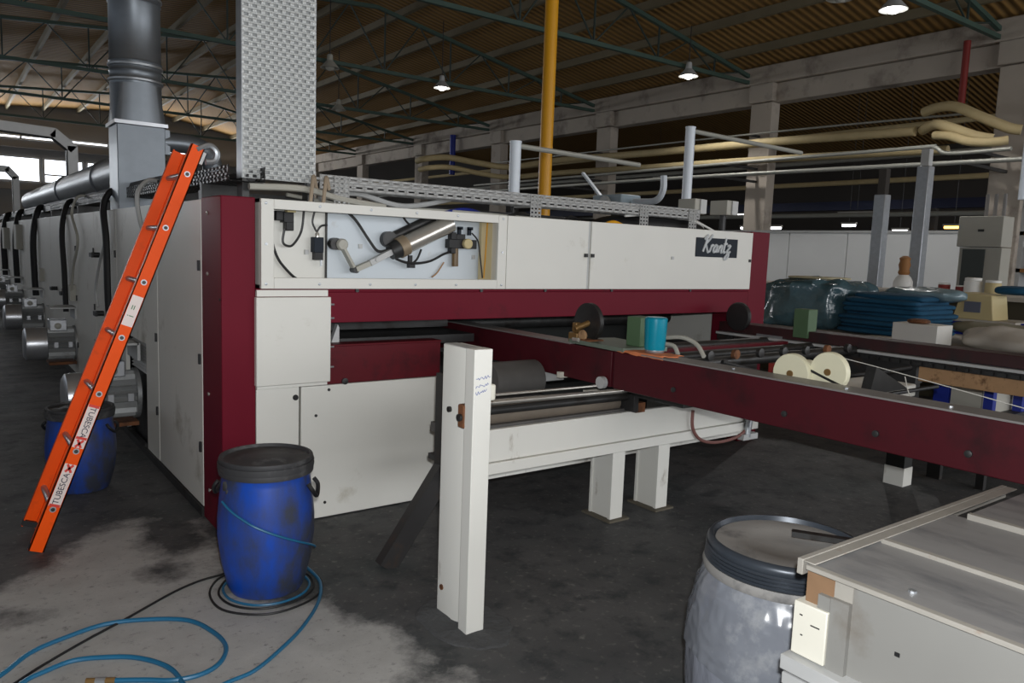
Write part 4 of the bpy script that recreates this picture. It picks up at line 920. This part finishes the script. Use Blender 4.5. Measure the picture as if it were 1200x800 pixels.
# ================================================================== BENCH
bx, by, bz = 1.746, 1.081, .88
be = thing('metal_bench', 'low grey sheet-topped metal bench at the lower right corner', 'bench', (2.4, .5, 0))
MB().box(bx+.02, 2.09, -.25, by-.022, bz-.02, bz).build('top_sheet', benchm, be)
MB().box(2.085, 2.50, -.25, by-.022, bz-.012, bz+.008).build('top_sheet', benchm, be)
MB().box(2.495, 2.985, -.25, by-.10, bz+.002, bz+.022).build('top_sheet', benchm, be)
MB().box(2.49, 2.51, -.25, by-.10, bz+.002, bz+.026).build('sheet_edge', bencht, be)
MB().box(2.08, 2.10, -.25, by-.05, bz+.0, bz+.0115).build('sheet_edge', bencht, be)
MB().box(bx, 2.985, by-.022, by-.005, bz-.028, bz+.014).box(bx, 2.985, by-.055, by-.022, bz+.0085, bz+.0125).build('rear_angle', bencht, be, bevel=.002)
MB().box(bx, bx+.022, -.25, by-.03, bz-.010, bz+.003).build('front_lip', bencht, be, bevel=.002)
MB().box(bx+.012, bx+.03, -.25, by-.15, .22, bz-.010).build('front_board', benchf, be)
MB().box(bx+.03, 2.95, by-.06, by-.04, .22, bz-.05).build('end_board', rust, be)
MB().box(bx-.004, bx+.07, by-.155, by-.107, .22, bz-.055).build('upright', benchf, be)
MB().box(bx+.010, bx+.07, by-.155, by-.107, bz-.055, bz-.012).build('upright_top', bencht, be)
MB().box(bx-.01, bx+.30, by-.105, by-.012, .645, .785).build('cream_beam', creamb, be, bevel=.003)
MB().box(bx+.012, bx+.05, by-.107, by-.03, .785, bz-.012).build('rusty_bracket', M('rust_orange', (126, 98, 72), .85, var=.25, scale=14), be)
MB().box(bx-.002, bx+.012, by-.105, by-.072, .786, .822).build('corner_block', benchf, be)
for zz, yy, ln in ((.735, by-.075, .025), (.70, by-.04, .006), (.752, by-.035, .008)): MB().box(bx-.0112, bx-.010, yy-ln/2, yy+ln/2, zz, zz+.003).build('scratch', black, be)
MB().box(bx-.035, bx+.03, -.25, by+.0, .600, .640).build('ledge', galvd, be, bevel=.003)
MB().box(bx-.03, bx+.03, -.25, by-.005, .56, .592).build('ledge', galvd, be, bevel=.003)
MB().box(bx-.02, bx+.30, by-.12, by-.015, .45, .555).build('cream_beam', creamb, be, bevel=.003)
MB().box(bx+.010, bx+.0125, .803, .815, .744, .754).build('board_chip', black, be)
MB().lathe((bx+.08, .82, bz), [(.010, 0), (.010, .006)], 8).build('bolt', galv, be)
for xx in (bx+.06, 2.9):
    for yy in (-.2, by-.12): MB().box(xx, xx+.05, yy, yy+.05, 0, bz-.03).build('leg', galvd, be)

# ================================================================== HOSES ON THE FLOOR
def fl_hose(pts, r, m_, name, label, cat='hose', z=None):
    p3 = [(x, y, (z or r)+.002) for x, y in pts]
    return tag(MB().tube(p3, r, 8, 6).build(name, m_, at=p3[0]), label, cat)
ha = thing('air_hose', 'blue air hose making a wide loop with a brass coupling on the bare concrete', 'hose', (.5, 3.2, 0))
MB().tube([(x, y, .012) for x, y in [(-.3, 2.85), (0.01, 3.18), (0.12, 3.27), (0.22, 3.39), (0.34, 3.45), (0.5, 3.49), (0.66, 3.44), (0.8, 3.34), (0.86, 3.18), (0.87, 3.04), (0.82, 2.93), (0.74, 2.88), (0.64, 2.89), (0.55, 2.95), (0.45, 3.01)]], .0095, 8).build('tube', hoseb, ha)
MB().cyl((.46, 3.005, .013), (.37, 3.055, .013), .011, n=10).build('coupling', brass, ha); MB().cyl((.43, 3.02, .013), (.40, 3.038, .013), .014, n=10).build('collar', galv, ha)
fl_hose([(-.3, 2.6), (0.08, 3.04), (0.18, 3.17), (0.25, 3.21), (0.35, 3.24), (0.46, 3.2), (0.56, 3.13), (0.64, 3.0), (0.66, 2.85), (0.65, 2.6), (.5, 2.4)], .0095, hoseb, 'air_hose', 'blue air hose making the inner arch at the lower left')
fl_hose([(-.3, 2.7), (0.06, 3.09), (0.16, 3.19), (0.25, 3.27), (0.41, 3.39), (0.59, 3.51), (0.8, 3.66), (0.94, 3.73), (1.05, 3.75), (1.15, 3.78), (1.3, 3.76)], .0055, black, 'cable', 'black cable running across the concrete to the blue drum', 'cable')
fl_hose([(1.44, 3.62), (1.43, 3.42), (1.34, 3.22), (1.2, 3.04), (1.06, 2.91), (0.91, 2.8), (0.79, 2.77), (0.6, 2.70), (.4, 2.5)], .008, hoseb, 'air_hose', 'blue air hose trailing from the drum foot to the bottom edge')
fl_hose([(1.16, 3.74), (1.04, 3.72), (0.95, 3.57), (0.95, 3.38), (1.06, 3.25), (1.19, 3.22), (1.35, 3.28), (1.44, 3.42), (1.44, 3.6), (1.34, 3.74)], .0055, black, 'cable', 'outer black cable coil around the foot of the near drum', 'cable')
fl_hose([(1.16, 3.735), (1.06, 3.68), (0.985, 3.55), (0.995, 3.41), (1.07, 3.31), (1.18, 3.275), (1.31, 3.31), (1.39, 3.40), (1.41, 3.55), (1.32, 3.70)], .0055, black, 'cable', 'inner black cable coil around the foot of the near drum', 'cable')
fl_hose([(1.10, 3.70), (1.02, 3.60), (1.01, 3.46), (1.08, 3.345), (1.19, 3.305), (1.31, 3.34), (1.385, 3.44), (1.39, 3.58)], .006, hoseb, 'air_hose', 'thin blue hose tucked tight around the near drum base')

# ================================================================== RIGHT BACKGROUND
yp = thing('yellow_pipe', 'thick vertical yellow gas pipe behind the machine', 'pipe', (6.40, 8.0, 0))
MB().cyl((6.40, 8.0, 0), (6.40, 8.0, roof_z(6.4)-.03), .085, n=24).build('pipe', yellow, yp)
MB().lathe((6.40, 8.0, 0), [(.16, 0), (.16, .03), (.085, .035)], 24).build('base_flange', yellow, yp)
for (x, y), lab in (((12.0, 6.45), 'galvanised steel post left of the other before the partition'), ((12.0, 5.82), 'galvanised steel post right of the other before the partition')):
    t = thing('steel_post', lab, 'post', (x, y, 0), 'galvanised posts by the partition')
    zt = 3.15 if y < 6 else 2.75
    MB().box(x-.09, x+.09, y-.09, y+.09, 0, zt).build('shaft', galv, t, bevel=.01)
    MB().box(x-.06, x+.06, y-.06, y+.06, zt, zt+(.4 if y > 6 else .25)).build('upper_post', galvd if y < 6 else darkwall, t)
    MB().box(x-.16, x+.16, y-.16, y+.16, 0, .03).build('base_plate', galv, t)
# pipes under the colonnade
def pipe(name, pts, r, m_, label, n=12, sm=6, br=()):
    o = tag(MB().tube(pts, r, n, sm).build(name, m_, at=pts[0]), label, 'pipe')
    for x, y, z in br: MB().box(x, XW-.31, y-.03, y+.03, z-.03, z+.03).build('bracket', steel, o)
pipe('insulated_pipe', [(16.5, 8.3, 4.45), (16.5, 12, 4.55), (16.5, 16.2, 4.6), (16.4, 19.6, 4.66), (15.75, 21.6, 4.5), (14.7, 22.0, 4.56), (13.5, 22.0, 4.62), (12.75, 22.1, 4.52), (12.7, 22.6, 4.47)], .10, beige, 'upper beige insulated pipe bending round left of the yellow pole')
pipe('insulated_pipe', [(16.5, 7.6, 4.02), (16.5, 12, 4.13), (16.5, 16.2, 4.2), (16.4, 19.6, 4.25), (15.75, 21.6, 4.16), (14.8, 22.0, 4.22), (13.6, 22.0, 4.31), (12.9, 22.1, 4.24), (12.8, 22.6, 4.2)], .085, beige, 'lower beige insulated pipe bending round left of the yellow pole')
pipe('steel_pipe', [(15.5, 5.4, 3.6), (15.5, 14.2, 3.7), (15.5, 24, 3.7)], .045, pipeg, 'thin silver pipe crossing in front of the concrete pillar', br=[(15.5, 6.8, 3.6), (15.5, 12.75, 3.69), (15.5, 18.7, 3.7)])
pipe('steel_pipe', [(15.9, 6.2, 3.86), (15.9, 7.3, 3.86), (15.9, 7.6, 4.0), (15.9, 8.2, 4.02), (15.9, 14, 4.02), (15.9, 24, 4.0)], .04, pipeg, 'thin grey pipe with a kink under the insulated elbows', br=[(15.9, 6.8, 3.86), (15.9, 12.75, 4.02), (15.9, 18.7, 4.01)])
pipe('steel_pipe', [(16.8, 7.4, 4.75), (16.8, 13, 4.85), (16.8, 24, 4.9)], .025, pipeg, 'thin pipe highest on the colonnade right of the yellow pole', br=[(16.8, 12.75, 4.85), (16.8, 18.7, 4.88)])
pipe('insulated_elbow', [(16.6, 8.2, 4.84), (16.5, 7.9, 4.88), (16.4, 7.5, 4.84), (16.4, 7.03, 4.60), (16.45, 6.5, 4.33), (16.5, 6.3, 4.28)], .10, beige, 'upper beige insulated bend at the right end of the colonnade')
pipe('insulated_elbow', [(16.6, 8.2, 4.47), (16.4, 7.9, 4.52), (16.2, 7.6, 4.46), (16.2, 7.0, 4.2), (16.3, 6.7, 4.12)], .10, beige, 'middle beige insulated bend at the right end of the colonnade')
pipe('insulated_elbow', [(16.2, 7.75, 4.28), (16.1, 7.4, 4.22), (16.0, 7.0, 4.07), (16.0, 6.6, 4.02), (16.1, 6.35, 4.05)], .085, beige, 'lowest beige insulated bend at the right end of the colonnade')
pipe('red_pipe', [(17.2, 7.75, 6.3), (17.2, 7.75, 4.9)], .07, redp, 'red vertical pipe on the concrete beam at the upper right', sm=0)
pipe('blue_pipe', [(17.15, 27.6, 6.3), (17.15, 27.6, 4.7)], .12, navy, 'dark blue vertical pipe on the concrete beam left of the yellow pole', sm=0)
tag(MB().cyl((5.0, 1.855, 2.05), (5.0, 1.855, 4.2), .032, n=16).build('hanging_tube', whitep, at=(5.0, 1.855, 2.05)), 'pale vertical tube at the right edge of the picture', 'tube')
vu = thing('ventilation_unit', 'pale blue ventilation unit on a stand right of the yellow pole', 'ventilation unit', (12.0, 12.4, 0))
MB().box(11.7, 12.3, 12.0, 12.9, 2.55, 2.95).build('body', M('pale_blue_paint', (150, 166, 176), .5), vu, bevel=.03)
MB().lathe((11.7, 12.45, 2.75), [(.05, 0), (.16, -.01), (.17, -.06), (.15, -.08)], 20, 'x').build('inlet', galvd, vu)
MB().box(11.9, 12.1, 12.3, 12.5, 0, 2.55).build('stand', darkwall, vu)
MB().bar((12.0, 12.9, 2.9), (12.0, 13.6, 3.5), .08, .05).build('arm', whitep, vu)
MB().tube([(12.0, 11.9, 2.8), (12.0, 11.3, 2.8), (12.0, 11.1, 3.0), (12.0, 11.1, 3.3)], .07, 10).build('outlet_pipe', whitep, vu)
cbm = thing('crane_beam', 'dark blue beam crossing the hall beyond the colonnade', 'beam', (25.5, 20, 0))
MB().box(25.4, 25.7, -8, 44, 3.5, 3.8).build('girder', M('dark_navy_paint', (24, 32, 62), .6), cbm)
for yy in (2, 12, 22, 32, 42): MB().box(25.45, 25.65, yy-.1, yy+.1, 0, 3.5).build('column', darkwall, cbm)
# wall cabinet on the pillar
cb = thing('control_cabinet', 'grey white wall cabinet with a dark lower door on the right pillar', 'cabinet', (13.7, 5.6, 0))
MB().box(13.5, 13.9, 5.26, 5.93, 2.0, 2.49).build('upper_box', boxgrey, cb, bevel=.01)
MB().box(13.55, 13.9, 5.26, 5.90, 0, 1.99).build('body', boxgrey, cb, bevel=.01)
MB().box(13.53, 13.55, 5.50, 5.84, .9, 1.96).build('door', M('dark_green_grey', (66, 72, 70), .5), cb)
MB().box(13.49, 13.50, 5.53, 5.62, 2.24, 2.28).build('knob', steel, cb)
for k in range(3): MB().cyl((13.7, 5.35+k*.13, 2.49), (13.7, 5.35+k*.13, 2.85), .03, n=8).build('conduit', wallm, cb)
# sorting table with fabric
tb = thing('work_table', 'pale low table carrying the fabric piles behind the far rail', 'table', (8.2, 4.4, 0))
MB().box(7.35, 9.3, 2.0, 6.0, .86, .90).build('table_top', tarpl, tb)
for xx in (7.42, 9.2):
    for yy in (2.1, 4.0, 5.9): MB().box(xx-.03, xx+.03, yy-.03, yy+.03, 0, .86).build('leg', galvd, tb)
tag(MB().lump((8.35, 5.18, 1.17), (1.0, 1.0, .56), 6, .09, 3.4, 1, 30).build('wrapped_pile', film, at=(8.35, 5.15, .9)), 'pile of dark cloth wrapped in shiny clear film beside the teal fabric', 'fabric pile')
fp = thing('fabric_stack', 'stack of folded teal fabric lying on the pale table', 'fabric', (8.3, 4.2, .9))
random.seed(3)
for k in range(9):
    z0 = .945+k*.046; dx = random.uniform(-.04, .04); dy = random.uniform(-.035, .035)
    MB().lump((8.35+dx, 4.18+dy, z0), (.90-.012*k+dy, .93-.014*k+dx, random.uniform(.07, .105)), 9, .06, 3.6, k*1.7+3, 22, 3).build('fold', fabric, fp)
tag(MB().lump((8.5, 4.0, 1.36), (.6, .8, .13), 3, .07, 5, 9, 22).build('film_sheet', filml, at=(8.45, 4.05, 1.36)), 'crumpled pale film lying on top of the teal fabric', 'film')
tag(MB().lump((8.4, 5.2, 1.47), (.6, .6, .035), 4, .02, 4, 12, 16).build('paper_sheet', M('pale_paper', (178, 170, 140), .8), at=(8.4, 5.1, 1.41)), 'beige paper sheet on top of the film-wrapped pile', 'paper')
wb = thing('white_box', 'white box with a small lid standing right of the teal fabric', 'box', (7.3, 3.45, .9))
MB().box(7.2, 7.5, 3.25, 3.66, .90, 1.12).build('body', carton, wb, bevel=.004)
MB().lump((7.33, 3.48, 1.14), (.16, .2, .05), 2.5, .01, 9, 3, 12).build('contents', rust, wb)
tag(MB().lump((7.6, 3.85, .915), (.3, .6, .04), 3, .01, 5, 8, 14).build('white_sheet', white, at=(7.6, 3.85, .9)), 'white sheet peeking out between teal fabric and white box', 'sheet')
tag(MB().lump((7.9, 2.85, .99), (.9, .9, .2), 2.6, .10, 2.6, 21, 24).build('cloth_heap', tarpl, at=(7.9, 2.85, .9)), 'pale crumpled sheet heap right of the white box', 'cloth heap')
tag(MB().lump((8.3, 2.95, 1.06), (.5, 1.3, .16), 2.4, .08, 3, 31, 24).build('tarp', tarp, at=(8.3, 2.95, .98)), 'olive grey tarp draped over the pale heap', 'tarp')
tag(MB().lump((7.6, 2.25, 1.0), (.5, .55, .2), 2.4, .07, 4, 41, 20).build('cloth_heap', tarp, at=(7.6, 2.25, .9)), 'olive cloth bundle at the right edge beyond the far rail', 'cloth heap')
# counter behind with terminal and small goods
ctr = thing('counter', 'long counter with a dark front behind the fabric table', 'counter', (10.3, 4.6, 0))
MB().box(10.0, 10.9, 2.2, 7.6, 1.28, 1.33).build('counter_top', tarpl, ctr)
MB().box(10.1, 10.8, 2.3, 7.5, 0, 1.28).build('front', M('olive_dark_front', (70, 64, 48), .8), ctr)
tm = thing('control_terminal', 'beige control terminal with a grey screen on the counter', 'terminal', (9.55, 3.8, 0))
MB().prism([(4.05, 1.08), (3.62, 1.08), (3.66, 1.36), (3.98, 1.38)], 'x', 9.3, 9.7).build('housing', terme, tm, bevel=.01)
MB().box(9.285, 9.30, 3.76, 3.93, 1.16, 1.28).build('screen', screenm, tm)
MB().box(9.45, 9.9, 3.3, 4.2, 0, 1.07).build('stand', navy, tm)
MB().box(9.30, 9.9, 3.4, 4.3, 1.05, 1.08).build('shelf', tarpl, tm)
MB().lump((9.6, 3.55, 1.42), (.4, .36, .10), 3, .02, 4, 6, 12).build('blue_cover', fabric, tm)
bt = thing('bottle', 'white bottle with an orange brown top standing on the counter', 'bottle', (10.3, 5.15, 1.33))
MB().lathe((10.3, 5.15, 0), [(.11, 1.33), (.12, 1.36), (.12, 1.44), (.09, 1.50), (.06, 1.53)], 20).build('body', white, bt)
MB().lathe((10.3, 5.15, 0), [(.06, 1.53), (.075, 1.56), (.06, 1.60), (.075, 1.66), (.06, 1.71), (.07, 1.75), (.03, 1.78)], 18).build('top', wood, bt)
for k, (y, r, h, m_, lab) in enumerate(((4.62, .07, .12, redp, 'small red tin left on the counter right of the orange topped bottle'), (4.42, .06, .10, redp, 'small red tin next to the white tub on the counter'), (4.28, .10, .20, white, 'white tub on the counter left of the beige jug'), (4.05, .09, .18, terme, 'beige jug on the counter left of the wall cabinet'))):
    t = thing('container', lab, 'container', (10.3, y, 1.33))
    MB().lathe((10.3, y, 1.33), [(r*.9, 0), (r, .01), (r, h*.8), (r*.9, h*.85)], 18).build('body', m_, t); MB().lathe((10.3, y, 1.33), [(r*.95, h*.85), (r*.95, h), (r*.7, h*1.03)], 18).build('lid', white, t)
# shelf at the far right edge
sh = thing('shelf_rack', 'wooden shelf rack with dark goods at the right edge', 'rack', (11.5, 3.6, 0))
for z in (.4, 1.1, 1.62, 2.1): MB().box(11.3, 12.0, 2.8, 4.2, z, z+.05).build('shelf', wood, sh)
for yy in (2.82, 4.15): MB().box(11.3, 12.0, yy, yy+.05, 0, 2.6).build('side', galvd, sh)
for z in (1.15, 1.67, 2.15): MB().box(11.45, 11.9, 3.0, 4.0, z, z+.3).build('goods', blackm, sh)
# crate with blue corner posts seen between the rails
cr_ = thing('crate', 'grey crate with blue corner posts seen between the two rails', 'crate', (6.4, 2.55, 0))
MB().box(6.22, 6.8, 2.44, 2.66, .55, .80).build('grey_panel', boxgrey, cr_)
for xx in (6.20, 6.74):
    for y0, y1 in ((2.67, 2.78), (2.355, 2.42)):
        MB().box(xx, xx+.06, y0, y1, .55, .82).build('corner_post', navy, cr_); MB().box(xx+.005, xx+.055, y0+.005, y1-.005, 0, .55).build('leg', blackm, cr_)  # legs coloured black to imitate the shade below the rail
MB().box(6.2, 6.8, 2.34, 2.79, .50, .55).build('base', blackm, cr_)
